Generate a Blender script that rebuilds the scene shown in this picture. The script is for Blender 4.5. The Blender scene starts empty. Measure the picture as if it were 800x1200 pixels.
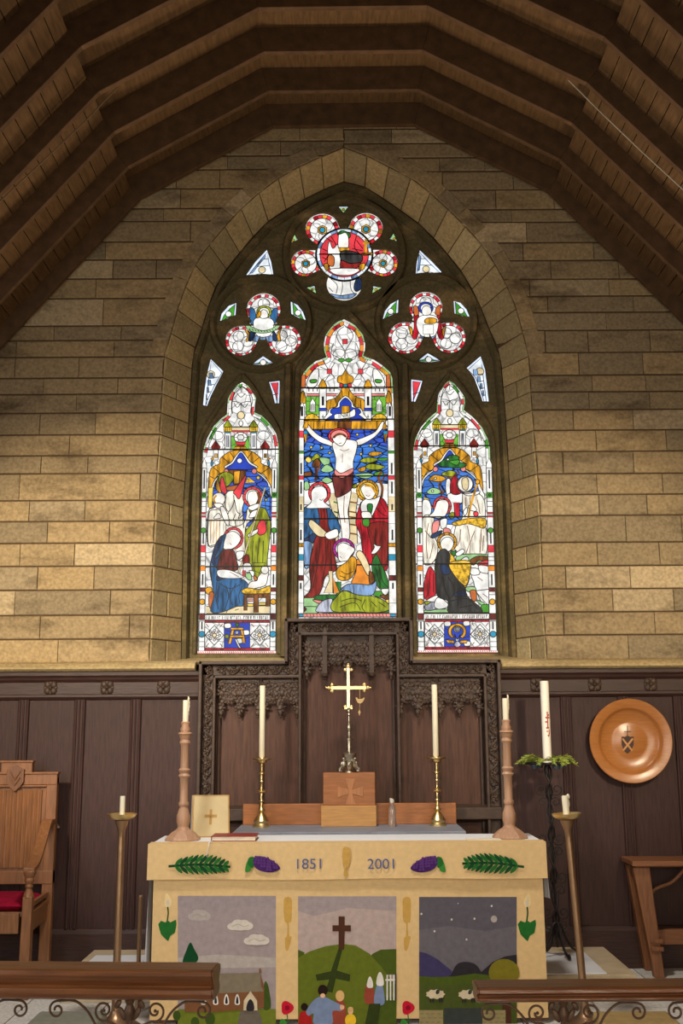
import bpy, bmesh, math, random
from mathutils import Vector, Matrix
from mathutils.geometry import tessellate_polygon
random.seed(7)
R = math.radians
SC = bpy.context.scene
COL = SC.collection

# ------------------------------------------------------------------ camera
F = 1250.0; U0 = 405.5; V0 = 600.0
PITCH = R(11.57); ROLL = R(0.35)
CP = Vector((0.0, -8.09, 1.655))
fwd = Vector((0, math.cos(PITCH), math.sin(PITCH)))
up0 = Vector((0, -math.sin(PITCH), math.cos(PITCH)))
rt0 = Vector((1, 0, 0))
# small clockwise roll of the camera
right = rt0*math.cos(ROLL) - up0*math.sin(ROLL)
upv = up0*math.cos(ROLL) + rt0*math.sin(ROLL)
cam_d = bpy.data.cameras.new('camera'); cam = bpy.data.objects.new('camera', cam_d); COL.objects.link(cam)
cam.matrix_world = Matrix(((right.x, upv.x, -fwd.x, CP.x), (right.y, upv.y, -fwd.y, CP.y), (right.z, upv.z, -fwd.z, CP.z), (0, 0, 0, 1)))
cam_d.sensor_fit = 'VERTICAL'; cam_d.sensor_height = 36.0; cam_d.lens = F/1200*36
cam_d.shift_x = -(U0-400)/1200; cam_d.clip_end = 100
SC.camera = cam

def ray(u, v):
    return fwd + right*((u-U0)/F) + upv*((V0-v)/F)
def at(u, v, Y):                      # measured photo point -> (x, z) on the real plane y = Y
    d = ray(u, v); t = (Y-CP.y)/d.y
    return (CP.x+d.x*t, CP.z+d.z*t)
def atz(u, v, z):
    d = ray(u, v); t = (z-CP.z)/d.z
    return (CP.x+d.x*t, CP.y+d.y*t)
def X(u, v, Y): return at(u, v, Y)[0]
def Z(u, v, Y): return at(u, v, Y)[1]
def mpp(v, Y):                        # metres per photo pixel near height v on plane Y
    return abs(X(500, v, Y)-X(400, v, Y))/100

# ------------------------------------------------------------------ materials
def lin(c):
    def f(x):
        x /= 255.0
        return x/12.92 if x <= 0.04045 else ((x+0.055)/1.055)**2.4
    return (f(c[0]), f(c[1]), f(c[2]), 1)
MATS = {}
def nodes(name):
    m = bpy.data.materials.new(name); m.use_nodes = True
    nt = m.node_tree; b = nt.nodes['Principled BSDF']
    return m, nt, b, nt.nodes.new, nt.links.new
def mat(name, c, rough=0.6, metal=0.0, var=0.12, scale=12.0, bump=0.0, bscale=40.0, stretch=(1, 1, 1), spec=0.4, sheen=0.0):
    if name in MATS: return MATS[name]
    m, nt, b, N, L = nodes(name)
    tc = N('ShaderNodeTexCoord'); mp = N('ShaderNodeMapping'); mp.inputs['Scale'].default_value = stretch
    L(tc.outputs['Object'], mp.inputs['Vector'])
    nz = N('ShaderNodeTexNoise'); nz.inputs['Scale'].default_value = scale; nz.inputs['Detail'].default_value = 5
    L(mp.outputs[0], nz.inputs['Vector'])
    rp = N('ShaderNodeValToRGB'); c0 = lin(c)
    rp.color_ramp.elements[0].position = 0.3; rp.color_ramp.elements[1].position = 0.7
    rp.color_ramp.elements[0].color = tuple(x*(1-var) for x in c0[:3])+(1,)
    rp.color_ramp.elements[1].color = tuple(min(1, x*(1+var)) for x in c0[:3])+(1,)
    L(nz.outputs['Fac'], rp.inputs['Fac']); L(rp.outputs['Color'], b.inputs['Base Color'])
    b.inputs['Roughness'].default_value = rough; b.inputs['Metallic'].default_value = metal
    b.inputs['Specular IOR Level'].default_value = spec
    if sheen: b.inputs['Sheen Weight'].default_value = sheen
    if bump:
        n2 = N('ShaderNodeTexNoise'); n2.inputs['Scale'].default_value = bscale; n2.inputs['Detail'].default_value = 4
        L(mp.outputs[0], n2.inputs['Vector'])
        bp = N('ShaderNodeBump'); bp.inputs['Strength'].default_value = bump; bp.inputs['Distance'].default_value = 0.01
        L(n2.outputs['Fac'], bp.inputs['Height']); L(bp.outputs[0], b.inputs['Normal'])
    MATS[name] = m; return m
def wood(name, c, rough=0.45, var=0.3, stretch=(22, 22, 2.2), spec=0.45, bump=0.15):
    return mat(name, c, rough, 0, var, 3.0, bump, 5.0, stretch, spec)
def stone_mat(name, c, c2, dark, stain=0.5, bump=0.5, odd=0.72):
    m, nt, b, N, L = nodes(name)
    tc = N('ShaderNodeTexCoord'); geo = N('ShaderNodeNewGeometry')
    rp = N('ShaderNodeValToRGB')
    rp.color_ramp.elements[0].color = lin(c); rp.color_ramp.elements[1].color = lin(c2)
    e = rp.color_ramp.elements.new(0.12); e.color = lin(tuple(x*odd for x in c))
    L(geo.outputs['Random Per Island'], rp.inputs['Fac'])
    n1 = N('ShaderNodeTexNoise'); n1.inputs['Scale'].default_value = 1.6; n1.inputs['Detail'].default_value = 8; n1.inputs['Roughness'].default_value = 0.65
    mp = N('ShaderNodeMapping'); mp.inputs['Scale'].default_value = (1, 1, 2.6)
    L(tc.outputs['Object'], mp.inputs[0]); L(mp.outputs[0], n1.inputs['Vector'])
    r2 = N('ShaderNodeValToRGB'); r2.color_ramp.elements[0].position = 0.51; r2.color_ramp.elements[1].position = 0.68
    r2.color_ramp.elements[0].color = (0, 0, 0, 1); r2.color_ramp.elements[1].color = (stain, stain, stain, 1)
    L(n1.outputs['Fac'], r2.inputs['Fac'])
    mx = N('ShaderNodeMix'); mx.data_type = 'RGBA'
    L(r2.outputs['Color'], mx.inputs[0]); L(rp.outputs['Color'], mx.inputs[6]); mx.inputs[7].default_value = lin(dark)
    n3 = N('ShaderNodeTexNoise'); n3.inputs['Scale'].default_value = 45; n3.inputs['Detail'].default_value = 6
    L(tc.outputs['Object'], n3.inputs['Vector'])
    r3 = N('ShaderNodeValToRGB'); r3.color_ramp.elements[0].color = (0.72, 0.72, 0.72, 1); r3.color_ramp.elements[1].color = (1.15, 1.15, 1.15, 1)
    r3.color_ramp.elements[0].position = 0.3; r3.color_ramp.elements[1].position = 0.7
    L(n3.outputs['Fac'], r3.inputs['Fac'])
    m2 = N('ShaderNodeMix'); m2.data_type = 'RGBA'; m2.blend_type = 'MULTIPLY'; m2.inputs[0].default_value = 1
    L(mx.outputs[2], m2.inputs[6]); L(r3.outputs['Color'], m2.inputs[7]); L(m2.outputs[2], b.inputs['Base Color'])
    b.inputs['Roughness'].default_value = 0.9; b.inputs['Specular IOR Level'].default_value = 0.2
    bp = N('ShaderNodeBump'); bp.inputs['Strength'].default_value = bump; bp.inputs['Distance'].default_value = 0.012
    n4 = N('ShaderNodeTexNoise'); n4.inputs['Scale'].default_value = 14; n4.inputs['Detail'].default_value = 8
    L(tc.outputs['Object'], n4.inputs['Vector'])
    L(n4.outputs['Fac'], bp.inputs['Height']); L(bp.outputs[0], b.inputs['Normal'])
    MATS[name] = m; return m
GL = 1.22
def glass(name, c, kind='plain', k=1.0):
    """backlit painted glass: daylight behind it; kind adds painted texture or leading"""
    key = 'glass_'+name
    if key in MATS: return MATS[key]
    m, nt, b, N, L = nodes(key)
    c0 = lin(c)
    tc = N('ShaderNodeTexCoord'); mp = N('ShaderNodeMapping'); L(tc.outputs['Object'], mp.inputs[0])
    nz = N('ShaderNodeTexNoise'); nz.inputs['Detail'].default_value = 6
    sc = {'plain': (1, 1, 1), 'drape': (3.2, 1, 0.7), 'fold': (3.4, 1, 0.8), 'sky': (1, 1, 2.2), 'stip': (1, 1, 1), 'quarry': (1, 1, 1)}[kind]
    mp.inputs['Scale'].default_value = sc
    nz.inputs['Scale'].default_value = {'plain': 14, 'drape': 9, 'fold': 11, 'sky': 9, 'stip': 42, 'quarry': 20}[kind]
    L(mp.outputs[0], nz.inputs['Vector'])
    rp = N('ShaderNodeValToRGB')
    lo = {'plain': 0.72, 'fold': 0.5, 'drape': 0.27, 'sky': 0.6, 'stip': 0.3, 'quarry': 0.74}[kind]
    rp.color_ramp.elements[0].position = 0.36; rp.color_ramp.elements[1].position = 0.6
    rp.color_ramp.elements[0].color = tuple(x*lo for x in c0[:3])+(1,)
    rp.color_ramp.elements[1].color = tuple(min(1, x*1.05) for x in c0[:3])+(1,)
    L(nz.outputs['Fac'], rp.inputs['Fac'])
    out = rp.outputs['Color']
    if kind in ('sky', 'quarry'):
        vo = N('ShaderNodeTexVoronoi'); vo.feature = 'DISTANCE_TO_EDGE'; vo.inputs['Scale'].default_value = 9 if kind == 'sky' else 13
        L(mp.outputs[0], vo.inputs['Vector'])
        r2 = N('ShaderNodeValToRGB'); r2.color_ramp.interpolation = 'LINEAR'
        r2.color_ramp.elements[0].position = 0.03; r2.color_ramp.elements[1].position = 0.07
        d = 0.03 if kind == 'sky' else 0.45
        r2.color_ramp.elements[0].color = (d, d, d, 1); r2.color_ramp.elements[1].color = (1, 1, 1, 1)
        L(vo.outputs['Distance'], r2.inputs['Fac'])
        mx = N('ShaderNodeMix'); mx.data_type = 'RGBA'; mx.blend_type = 'MULTIPLY'; mx.inputs[0].default_value = 1
        L(out, mx.inputs[6]); L(r2.outputs['Color'], mx.inputs[7]); out = mx.outputs[2]
    b.inputs['Base Color'].default_value = (0.02, 0.02, 0.02, 1); b.inputs['Roughness'].default_value = 0.5; b.inputs['Specular IOR Level'].default_value = 0.04
    L(out, b.inputs['Emission Color']); b.inputs['Emission Strength'].default_value = GL*k
    MATS[key] = m; return m

# ------------------------------------------------------------------ mesh builder
class MB:
    def __init__(s): s.v = []; s.f = []; s.m = []; s.mi = 0
    def add(s, vs, fs):
        o = len(s.v); s.v += [tuple(p) for p in vs]
        for f in fs: s.f.append(tuple(o+i for i in f)); s.m.append(s.mi)
        return s
    def box(s, x0, x1, y0, y1, z0, z1):
        vs = [(x, y, z) for z in (z0, z1) for y in (y0, y1) for x in (x0, x1)]
        return s.add(vs, [(0, 2, 3, 1), (4, 5, 7, 6), (0, 1, 5, 4), (2, 6, 7, 3), (0, 4, 6, 2), (1, 3, 7, 5)])
    def hexa(s, b, t):               # two quads (4 pts each), bottom and top
        return s.add(list(b)+list(t), [(0, 3, 2, 1), (4, 5, 6, 7), (0, 1, 5, 4), (1, 2, 6, 5), (2, 3, 7, 6), (3, 0, 4, 7)])
    def lathe(s, prof, c=(0, 0, 0), seg=24, axis='z', k=1.0):
        n = len(prof); vs = []; fs = []
        for (r, h) in prof:
            for i in range(seg):
                a = 2*math.pi*(i+0.5)/seg
                p = (r*k*math.cos(a), r*k*math.sin(a), h*k)
                if axis == 'y': p = (p[0], -p[2], p[1])
                if axis == 'x': p = (p[2], p[0], p[1])
                vs.append((c[0]+p[0], c[1]+p[1], c[2]+p[2]))
        for j in range(n-1):
            for i in range(seg):
                i2 = (i+1) % seg
                fs.append((j*seg+i, j*seg+i2, (j+1)*seg+i2, (j+1)*seg+i))
        fs.append(tuple(range(seg-1, -1, -1))); fs.append(tuple((n-1)*seg+i for i in range(seg)))
        return s.add(vs, fs)
    def tube(s, pts, r, seg=8, closed=False, flat=1.0):
        pts = [Vector(p) for p in pts]; n = len(pts); vs = []; fs = []
        pn = None
        for i, p in enumerate(pts):
            a = pts[(i-1) % n] if (closed or i > 0) else p
            b = pts[(i+1) % n] if (closed or i < n-1) else p
            t = (b-a).normalized() if (b-a).length > 1e-9 else Vector((0, 0, 1))
            if pn is None:
                pn = t.orthogonal().normalized()
                if abs(t.y) < 0.9: pn = (Vector((0, 1, 0)) - t*t.y).normalized()
            else:
                q = pn - t*pn.dot(t); pn = q.normalized() if q.length > 1e-6 else t.orthogonal().normalized()
            bn = t.cross(pn)
            rr = r[i] if isinstance(r, (list, tuple)) else r
            for k in range(seg):
                an = 2*math.pi*k/seg
                vs.append(p + pn*(rr*flat*math.cos(an)) + bn*(rr*math.sin(an)))
        for j in range(n if closed else n-1):
            j2 = (j+1) % n
            for k in range(seg):
                k2 = (k+1) % seg
                fs.append((j*seg+k, j*seg+k2, j2*seg+k2, j2*seg+k))
        if not closed:
            fs.append(tuple(range(seg-1, -1, -1))); fs.append(tuple((n-1)*seg+k for k in range(seg)))
        return s.add(vs, fs)
    def ball(s, c, r, seg=8, ring=6, rot=None):
        if not isinstance(r, (tuple, list)): r = (r, r, r)
        vs = []; fs = []
        pts = [Vector((0, 0, -1))]
        for j in range(1, ring):
            ph = -math.pi/2+math.pi*j/ring
            for i in range(seg):
                a = 2*math.pi*i/seg; pts.append(Vector((math.cos(ph)*math.cos(a), math.cos(ph)*math.sin(a), math.sin(ph))))
        pts.append(Vector((0, 0, 1)))
        for p in pts:
            q = Vector((p.x*r[0], p.y*r[1], p.z*r[2]))
            if rot is not None: q = rot @ q
            vs.append(Vector(c)+q)
        for i in range(seg):
            i2 = (i+1) % seg
            fs.append((0, 1+i2, 1+i))
            for j in range(ring-2):
                a = 1+j*seg; b = a+seg
                fs.append((a+i, a+i2, b+i2, b+i))
            a = 1+(ring-2)*seg
            fs.append((a+i, a+i2, len(pts)-1))
        return s.add(vs, fs)
    def prism(s, poly, y0, y1):      # (x,z) polygon extruded in y (concave allowed)
        n = len(poly)
        vs = [(p[0], y0, p[1]) for p in poly]+[(p[0], y1, p[1]) for p in poly]
        fs = [(i, (i+1) % n, n+(i+1) % n, n+i) for i in range(n)]
        for t in tessellate_polygon([[Vector((p[0], p[1], 0)) for p in poly]]):
            fs.append(tuple(t)); fs.append((n+t[2], n+t[1], n+t[0]))
        return s.add(vs, fs)
    def prism_x(s, poly, x0, x1):    # (y,z) polygon extruded in x
        n = len(poly)
        vs = [(x0, p[0], p[1]) for p in poly]+[(x1, p[0], p[1]) for p in poly]
        fs = [(i, (i+1) % n, n+(i+1) % n, n+i) for i in range(n)]
        for t in tessellate_polygon([[Vector((p[0], p[1], 0)) for p in poly]]):
            fs.append(tuple(t)); fs.append((n+t[2], n+t[1], n+t[0]))
        return s.add(vs, fs)
    def build(s, name, mats, parent=None, smooth=False, bevel=0.0, origin=None):
        me = bpy.data.meshes.new(name)
        off = Vector((0, 0, 0))
        if parent is not None: off = WORLD[parent.name]
        elif origin is not None: off = Vector(origin)
        me.from_pydata([tuple(Vector(p)-off) for p in s.v], [], s.f)
        if not isinstance(mats, (list, tuple)): mats = [mats]
        for m in mats: me.materials.append(m)
        for i, p in enumerate(me.polygons):
            p.material_index = s.m[i]
        bm = bmesh.new(); bm.from_mesh(me); bmesh.ops.recalc_face_normals(bm, faces=bm.faces); bm.to_mesh(me); bm.free()
        o = bpy.data.objects.new(name, me); COL.objects.link(o)
        if parent is not None: o.parent = parent
        else: o.location = off
        WORLD[o.name] = off.copy() if parent is None else off.copy()
        if smooth:
            for p in me.polygons: p.use_smooth = True
            me.set_sharp_from_angle(angle=R(40))
        if bevel:
            b = o.modifiers.new('bevel', 'BEVEL'); b.width = bevel; b.segments = 2; b.limit_method = 'ANGLE'; b.angle_limit = R(35)
        return o
WORLD = {}
def thing(name, label, cat, loc=(0, 0, 0), group=None):
    o = bpy.data.objects.new(name, None); COL.objects.link(o); o.location = loc; o.empty_display_size = 0.05
    WORLD[o.name] = Vector(loc)
    return tag(o, label, cat, group)
def tag(o, label, cat, group=None, kind=None):
    o['label'] = label; o['category'] = cat
    if group: o['group'] = group
    if kind: o['kind'] = kind
    return o
def struct(o):
    o['kind'] = 'structure'; return o
def kids(o): return [c for c in bpy.data.objects if c.parent == o]
def dup(root, delta, label, group=None):
    r = root.copy(); COL.objects.link(r); r.location = Vector(root.location)+Vector(delta); r['label'] = label
    WORLD[r.name] = WORLD[root.name]+Vector(delta)
    if group: r['group'] = group
    for ch in kids(root):
        c = ch.copy(); COL.objects.link(c); c.parent = r
        for g in kids(ch):
            d = g.copy(); COL.objects.link(d); d.parent = c
    return r

# ------------------------------------------------------------------ 2-D helpers
def smooth_pts(pts, n=4, closed=True):
    out = []; N_ = len(pts)
    rng = range(N_) if closed else range(N_-1)
    for i in rng:
        if closed: p0, p1, p2, p3 = pts[i-1], pts[i], pts[(i+1) % N_], pts[(i+2) % N_]
        else: p0, p1, p2, p3 = pts[max(0, i-1)], pts[i], pts[i+1], pts[min(N_-1, i+2)]
        for k in range(n):
            t = k/n
            out.append(tuple(0.5*((2*p1[j])+(-p0[j]+p2[j])*t+(2*p0[j]-5*p1[j]+4*p2[j]-p3[j])*t*t+(-p0[j]+3*p1[j]-3*p2[j]+p3[j])*t**3) for j in range(len(p1))))
    if not closed: out.append(tuple(pts[-1]))
    return out
def normals2(pts, closed=True):
    n = len(pts); out = []
    for i in range(n):
        a = pts[i-1] if (closed or i > 0) else pts[i]
        b = pts[(i+1) % n] if (closed or i < n-1) else pts[i]
        dx, dz = b[0]-a[0], b[1]-a[1]; l = math.hypot(dx, dz) or 1
        out.append((-dz/l, dx/l))
    return out
def area2(p): return 0.5*sum(p[i-1][0]*p[i][1]-p[i][0]*p[i-1][1] for i in range(len(p)))
def offset2(pts, d):                 # + grows a closed outline
    s = 1 if area2(pts) < 0 else -1
    nn = normals2(pts)
    return [(p[0]+n[0]*d*s, p[1]+n[1]*d*s) for p, n in zip(pts, nn)]
def circ(cx, cz, rx, rz=None, n=28, a0=0):
    rz = rx if rz is None else rz
    return [(cx+rx*math.cos(a0+2*math.pi*i/n), cz+rz*math.sin(a0+2*math.pi*i/n)) for i in range(n)]
def parse(t): return [tuple(float(q) for q in w.split(',')) for w in t.split()]

class Art:
    """flat picture work (leaded glass, appliqué) laid on a real plane y = Y, pieces slightly overlapping towards the room"""
    def __init__(s, Y, step=0.00012, lead='lead', lw=0.0066):
        s.Y = Y; s.n = 0; s.step = step; s.mb = MB(); s.mats = []; s.lead = lead; s.lw = lw; s.o = (0, 0, 1)
        s.dx = 0; s.dy = 0
    def crop(s, ox, oy, k, dx=0, dy=0): s.o = (ox, oy, k); s.dx = dx; s.dy = dy; return s
    def w(s, p): return at(s.o[0]+(p[0]+s.dx)/s.o[2], s.o[1]+(p[1]+s.dy)/s.o[2], s.Y)
    def mi(s, m):
        m = MATS[m]
        if m not in s.mats: s.mats.append(m)
        s.mb.mi = s.mats.index(m)
    def raw(s, m, P, lead=True, lw=None):       # world (x,z) outline
        s.n += 1; y = s.Y-s.n*s.step; s.mi(m)
        tri = tessellate_polygon([[Vector((p[0], p[1], 0)) for p in P]])
        s.mb.add([(p[0], y, p[1]) for p in P], [tuple(t) for t in tri])
        if lead and s.lead: s.rib(P, lw or s.lw, True, s.lead, y-s.step*0.5)
        return s
    def rib(s, P, w, closed, m, y=None):
        if y is None: s.n += 1; y = s.Y-s.n*s.step
        s.mi(m); nn = normals2(P, closed); n = len(P)
        vs = [(p[0]+q[0]*w/2, y, p[1]+q[1]*w/2) for p, q in zip(P, nn)]+[(p[0]-q[0]*w/2, y, p[1]-q[1]*w/2) for p, q in zip(P, nn)]
        fs = [(i, (i+1) % n, n+(i+1) % n, n+i) for i in range(n if closed else n-1)]
        s.mb.add(vs, fs)
    def p(s, m, t, sm=True, lead=True, n=4):
        q = parse(t) if isinstance(t, str) else t
        if sm: q = smooth_pts(q, n)
        return s.raw(m, [s.w(a) for a in q], lead)
    def r(s, m, x0, y0, x1, y1, lead=True): return s.p(m, [(x0, y0), (x1, y0), (x1, y1), (x0, y1)], False, lead)
    def e(s, m, cx, cy, rx, ry=None, lead=True, n=20): return s.p(m, circ(cx, cy, rx, ry or rx, n), False, lead)
    def l(s, t, w=None, m=None, sm=True):
        q = parse(t) if isinstance(t, str) else t
        if sm: q = smooth_pts(q, 4, False)
        s.rib([s.w(a) for a in q], w or s.lw, False, m or s.lead); return s
    def ring(s, m, cx, cy, rx, ry, cols=None, nseg=9, th=0.28, inner='W'):
        s.e(m, cx, cy, rx, ry)
        for i in range(nseg):
            a = 2*math.pi*i/nseg
            s.l([(cx+rx*math.cos(a), cy+ry*math.sin(a)), (cx+rx*(1-th)*math.cos(a), cy+ry*(1-th)*math.sin(a))], s.lw*0.7, None, False)
        s.e(inner, cx, cy, rx*(1-th), ry*(1-th))
    def border(s, P, d0, d1, cols, seg=3):      # band following world outline P, in pieces
        n = len(P); sg = 1 if area2(P) > 0 else -1; nn = normals2(P, False)
        A = [(p[0]+q[0]*d0*sg, p[1]+q[1]*d0*sg) for p, q in zip(P, nn)]; B = [(p[0]+q[0]*d1*sg, p[1]+q[1]*d1*sg) for p, q in zip(P, nn)]
        s.n += 1; y = s.Y-s.n*s.step
        for j, i in enumerate(range(0, n-1, seg)):
            idx = [min(i+k, n-1) for k in range(seg+1)]
            s.mi(cols[j % len(cols)])
            vs = [(A[k][0], y, A[k][1]) for k in idx]+[(B[k][0], y, B[k][1]) for k in idx]
            L_ = len(idx)
            s.mb.add(vs, [(k, k+1, L_+k+1, L_+k) for k in range(L_-1)])
            s.rib([A[idx[0]], B[idx[0]]], s.lw*0.7, False, s.lead, y-s.step*.4)
        s.rib(B, s.lw*0.8, False, s.lead, y-s.step*.5)
    def build(s, name, parent=None, origin=None): return s.mb.build(name, s.mats, parent, origin=origin)
def text_mesh(txt, size, name='lettering'):
    cu = bpy.data.curves.new(name, 'FONT'); cu.body = txt; cu.size = size; cu.align_x = 'CENTER'; cu.align_y = 'CENTER'
    o = bpy.data.objects.new(name, cu); COL.objects.link(o)
    dg = bpy.context.evaluated_depsgraph_get(); me = o.evaluated_get(dg).to_mesh()
    vs = [v.co.copy() for v in me.vertices]; fs = [tuple(p.vertices) for p in me.polygons]
    o.evaluated_get(dg).to_mesh_clear(); bpy.data.objects.remove(o); bpy.data.curves.remove(cu)
    return vs, fs
def filled(outer, holes, y, ext, bev, name, m, parent=None):
    """plate with holes: outlines in (x,z), front face towards -y"""
    cu = bpy.data.curves.new(name, 'CURVE'); cu.dimensions = '2D'; cu.fill_mode = 'BOTH'; cu.extrude = ext; cu.bevel_depth = bev; cu.bevel_resolution = 1
    for P in [outer]+holes:
        sp = cu.splines.new('POLY'); sp.points.add(len(P)-1)
        for q, p in zip(sp.points, P): q.co = (p[0], p[1], 0, 1)
        sp.use_cyclic_u = True
    o = bpy.data.objects.new(name, cu); COL.objects.link(o)
    dg = bpy.context.evaluated_depsgraph_get(); me0 = o.evaluated_get(dg).to_mesh()
    vs = [(v.co.x, y+v.co.z, v.co.y) for v in me0.vertices]; fs = [tuple(p.vertices) for p in me0.polygons]
    o.evaluated_get(dg).to_mesh_clear(); bpy.data.objects.remove(o); bpy.data.curves.remove(cu)
    return MB().add(vs, fs)
# ------------------------------------------------------------------ palette
M_WALL = stone_mat('sandstone', (214, 190, 150), (186, 160, 118), (62, 48, 34), 0.65)
M_REV = stone_mat('reveal_stone', (226, 202, 150), (204, 178, 128), (96, 76, 50), 0.3)  # paler, cleaner stone, its colour also lightened for daylight on the splay
M_MORT = mat('mortar', (92, 72, 48), 0.95, 0, 0.2, 20)
M_TRAC = stone_mat('tracery_stone', (122, 110, 78), (108, 96, 66), (186, 156, 106), 0.5, 0.25)
M_FLOOR = stone_mat('paving', (214, 210, 202), (200, 194, 184), (140, 126, 104), 0.3, 0.1, 0.92)
M_MARB = mat('pale_marble', (226, 226, 226), 0.35, 0, 0.06, 6)
M_TANST = mat('tan_stone', (184, 164, 132), 0.7, 0, 0.12, 8, 0.1)
M_PANEL = wood('dark_oak', (58, 36, 32), 0.58, 0.3, (22, 22, 2.2), 0.3)
M_PANELD = wood('darker_oak', (54, 38, 32), 0.4, 0.3)
M_PANELH = wood('dark_oak_rail', (58, 36, 30), 0.5, 0.3, (2.2, 22, 22), 0.35)
M_CARVE = mat('carved_oak', (66, 49, 38), 0.5, 0, 0.3, 20, 0.2, 60)
M_ROOFB = wood('roof_board', (108, 82, 54), 0.7, 0.25, (14, 2, 14), 0.2)
M_RAFT = wood('rafter_oak', (98, 74, 52), 0.75, 0.25, (4, 4, 4), 0.2)
M_HONEY = wood('honey_oak', (156, 94, 44), 0.42, 0.22, (2.5, 20, 20))
M_HONEYV = wood('honey_oak_upright', (170, 110, 62), 0.42, 0.22)
M_CHAIR = wood('chair_oak', (126, 82, 48), 0.42, 0.25)
M_RAIL = wood('rail_mahogany', (104, 62, 32), 0.3, 0.3, (1.5, 20, 20), 0.5)
M_TURN = wood('turned_wood', (174, 134, 104), 0.45, 0.15)
M_BRASS = mat('brass', (236, 208, 146), 0.33, 1.0, 0.08, 8)
M_BRASSD = mat('bronzed_brass', (158, 126, 96), 0.36, 0.85, 0.12, 8)
M_SILV = mat('silver_gilt', (196, 186, 164), 0.32, 1.0, 0.06, 8)
M_WAX = mat('ivory_wax', (224, 214, 186), 0.5, 0, 0.04, 8, 0, 40, (1, 1, 1), 0.3)
M_IRON = mat('wrought_iron', (88, 66, 50), 0.55, 0.4, 0.2, 20)
M_BIRON = mat('black_iron', (44, 38, 35), 0.5, 0.5, 0.2, 20)
M_LINEN = mat('white_linen', (232, 232, 232), 0.85, 0, 0.03, 12, 0.15, 300)
M_WICK = mat('wick', (30, 26, 22), 0.9)
mat('lead', (18, 16, 14), 0.6)

# ------------------------------------------------------------------ east wall
OUT_L = parse('175,775.5 178,690 182,590 189,478 192.5,418'); SPR = len(OUT_L)
OUT_L += parse('199,397 212,351.5 230,309 254,277 283.5,244 316,216.6 342,200 371,186')
OUT_R = parse('640.5,772 635.5,695 632,590 623,480 619,418')
OUT_R += parse('614,397 601,351.5 585,319 569,293 549,270 520,241 487.5,213 455,195.5 432,184')
INN_L = parse('212,775 213.5,690 215,590 222,478 226,418') + parse('233,397 244.5,358 257.5,327 283.5,293 313,260.5 348.5,238 384,220')
INN_R = parse('605.5,772 602,695 598,590 592,485 586,418') + parse('578.5,400 562,358 543,322 520,293 494,265 458,239 429,220')
YI = 0.30
def path(l, a, r, Y):
    L_ = [at(*p, Y) for p in l]; R_ = [at(*p, Y) for p in r]; A_ = at(*a, Y)
    return L_, A_, R_
OL, OA, OR = path(OUT_L, (403, 173), OUT_R, 0)
IL, IA, IR = path(INN_L, (403, 213), INN_R, YI)
def resample(P, n):
    d = [0]
    for a, b in zip(P, P[1:]): d.append(d[-1]+math.hypot(b[0]-a[0], b[1]-a[1]))
    out = []
    for i in range(n+1):
        t = d[-1]*i/n; k = 0
        while k < len(d)-2 and d[k+1] < t: k += 1
        u = (t-d[k])/((d[k+1]-d[k]) or 1); a, b = P[k], P[k+1]
        out.append((a[0]+(b[0]-a[0])*u, a[1]+(b[1]-a[1])*u))
    return out
def sm_open(P): return smooth_pts(P, 5, False)
# smooth arch haunches
OLs = sm_open(OL+[OA]); ORs = sm_open(OR+[OA]); ILs = sm_open(IL+[IA]); IRs = sm_open(IR+[IA])
def x_at(P, z):
    if z <= P[0][1]: return P[0][0]
    for a, b in zip(P, P[1:]):
        if a[1] <= z <= b[1] and b[1] > a[1]: return a[0]+(b[0]-a[0])*(z-a[1])/(b[1]-a[1])
    return P[-1][0]
ZS = Z(60, 777, 0)                     # top of the string course
CV_L = [749, 721, 691.5, 663.5, 636.5, 611, 586.5, 555, 534, 509.5, 484, 462, 443, 418.5, 399, 382, 350, 327, 305, 284, 260, 245, 222, 200, 184, 167, 150]
CV_R = [744, 717, 690, 663, 635.5, 604, 579.5, 555, 529, 504, 480, 459, 439.5, 413, 387, 366, 347, 327, 305, 284, 260, 245, 222, 200, 184, 167, 150]
JOINT_L = [[0, 73, 175], [51, 154], [20, 131], [45, 111, 164], [23, 87], [54, 127, 163], [31, 97], [18, 161], [42, 98], [75, 165], [38, 105], [81], [40, 130], [82, 173]]
JOINT_R = [[650, 730], [657, 762], [715, 786], [662, 737], [700, 773], [650, 735], [705, 762], [640, 704, 782], [665, 749], [646, 706, 790], [680, 752], [700], [705, 770], [640, 690]]
wall = MB()
XW = 3.45; ZTOP = 7.2
zl = [ZS]+[Z(100, v, 0) for v in CV_L]; zr = [ZS]+[Z(700, v, 0) for v in CV_R]
def more(zz):
    while zz[-1] < ZTOP: zz.append(zz[-1]+0.17)
more(zl); more(zr)
rnd = random.Random(3)
def stone(poly, y=0.0, proud=0.007, g=0.0065):
    """pillow-faced ashlar: (x,z) polygon"""
    P = offset2(poly, -g); Q = offset2(poly, -g-0.007); n = len(P)
    dy = rnd.uniform(-0.003, 0.003)
    vs = [(p[0], y+0.012, p[1]) for p in P]+[(p[0], y-proud+0.004+dy, p[1]) for p in P]+[(p[0], y-proud+dy, p[1]) for p in Q]
    fs = []
    for i in range(n):
        j = (i+1) % n
        fs += [(i, j, n+j, n+i), (n+i, n+j, 2*n+j, 2*n+i)]
    for t in tessellate_polygon([[Vector((p[0], p[1], 0)) for p in Q]]): fs.append(tuple(2*n+k for k in t))
    wall.add(vs, fs)
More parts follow.
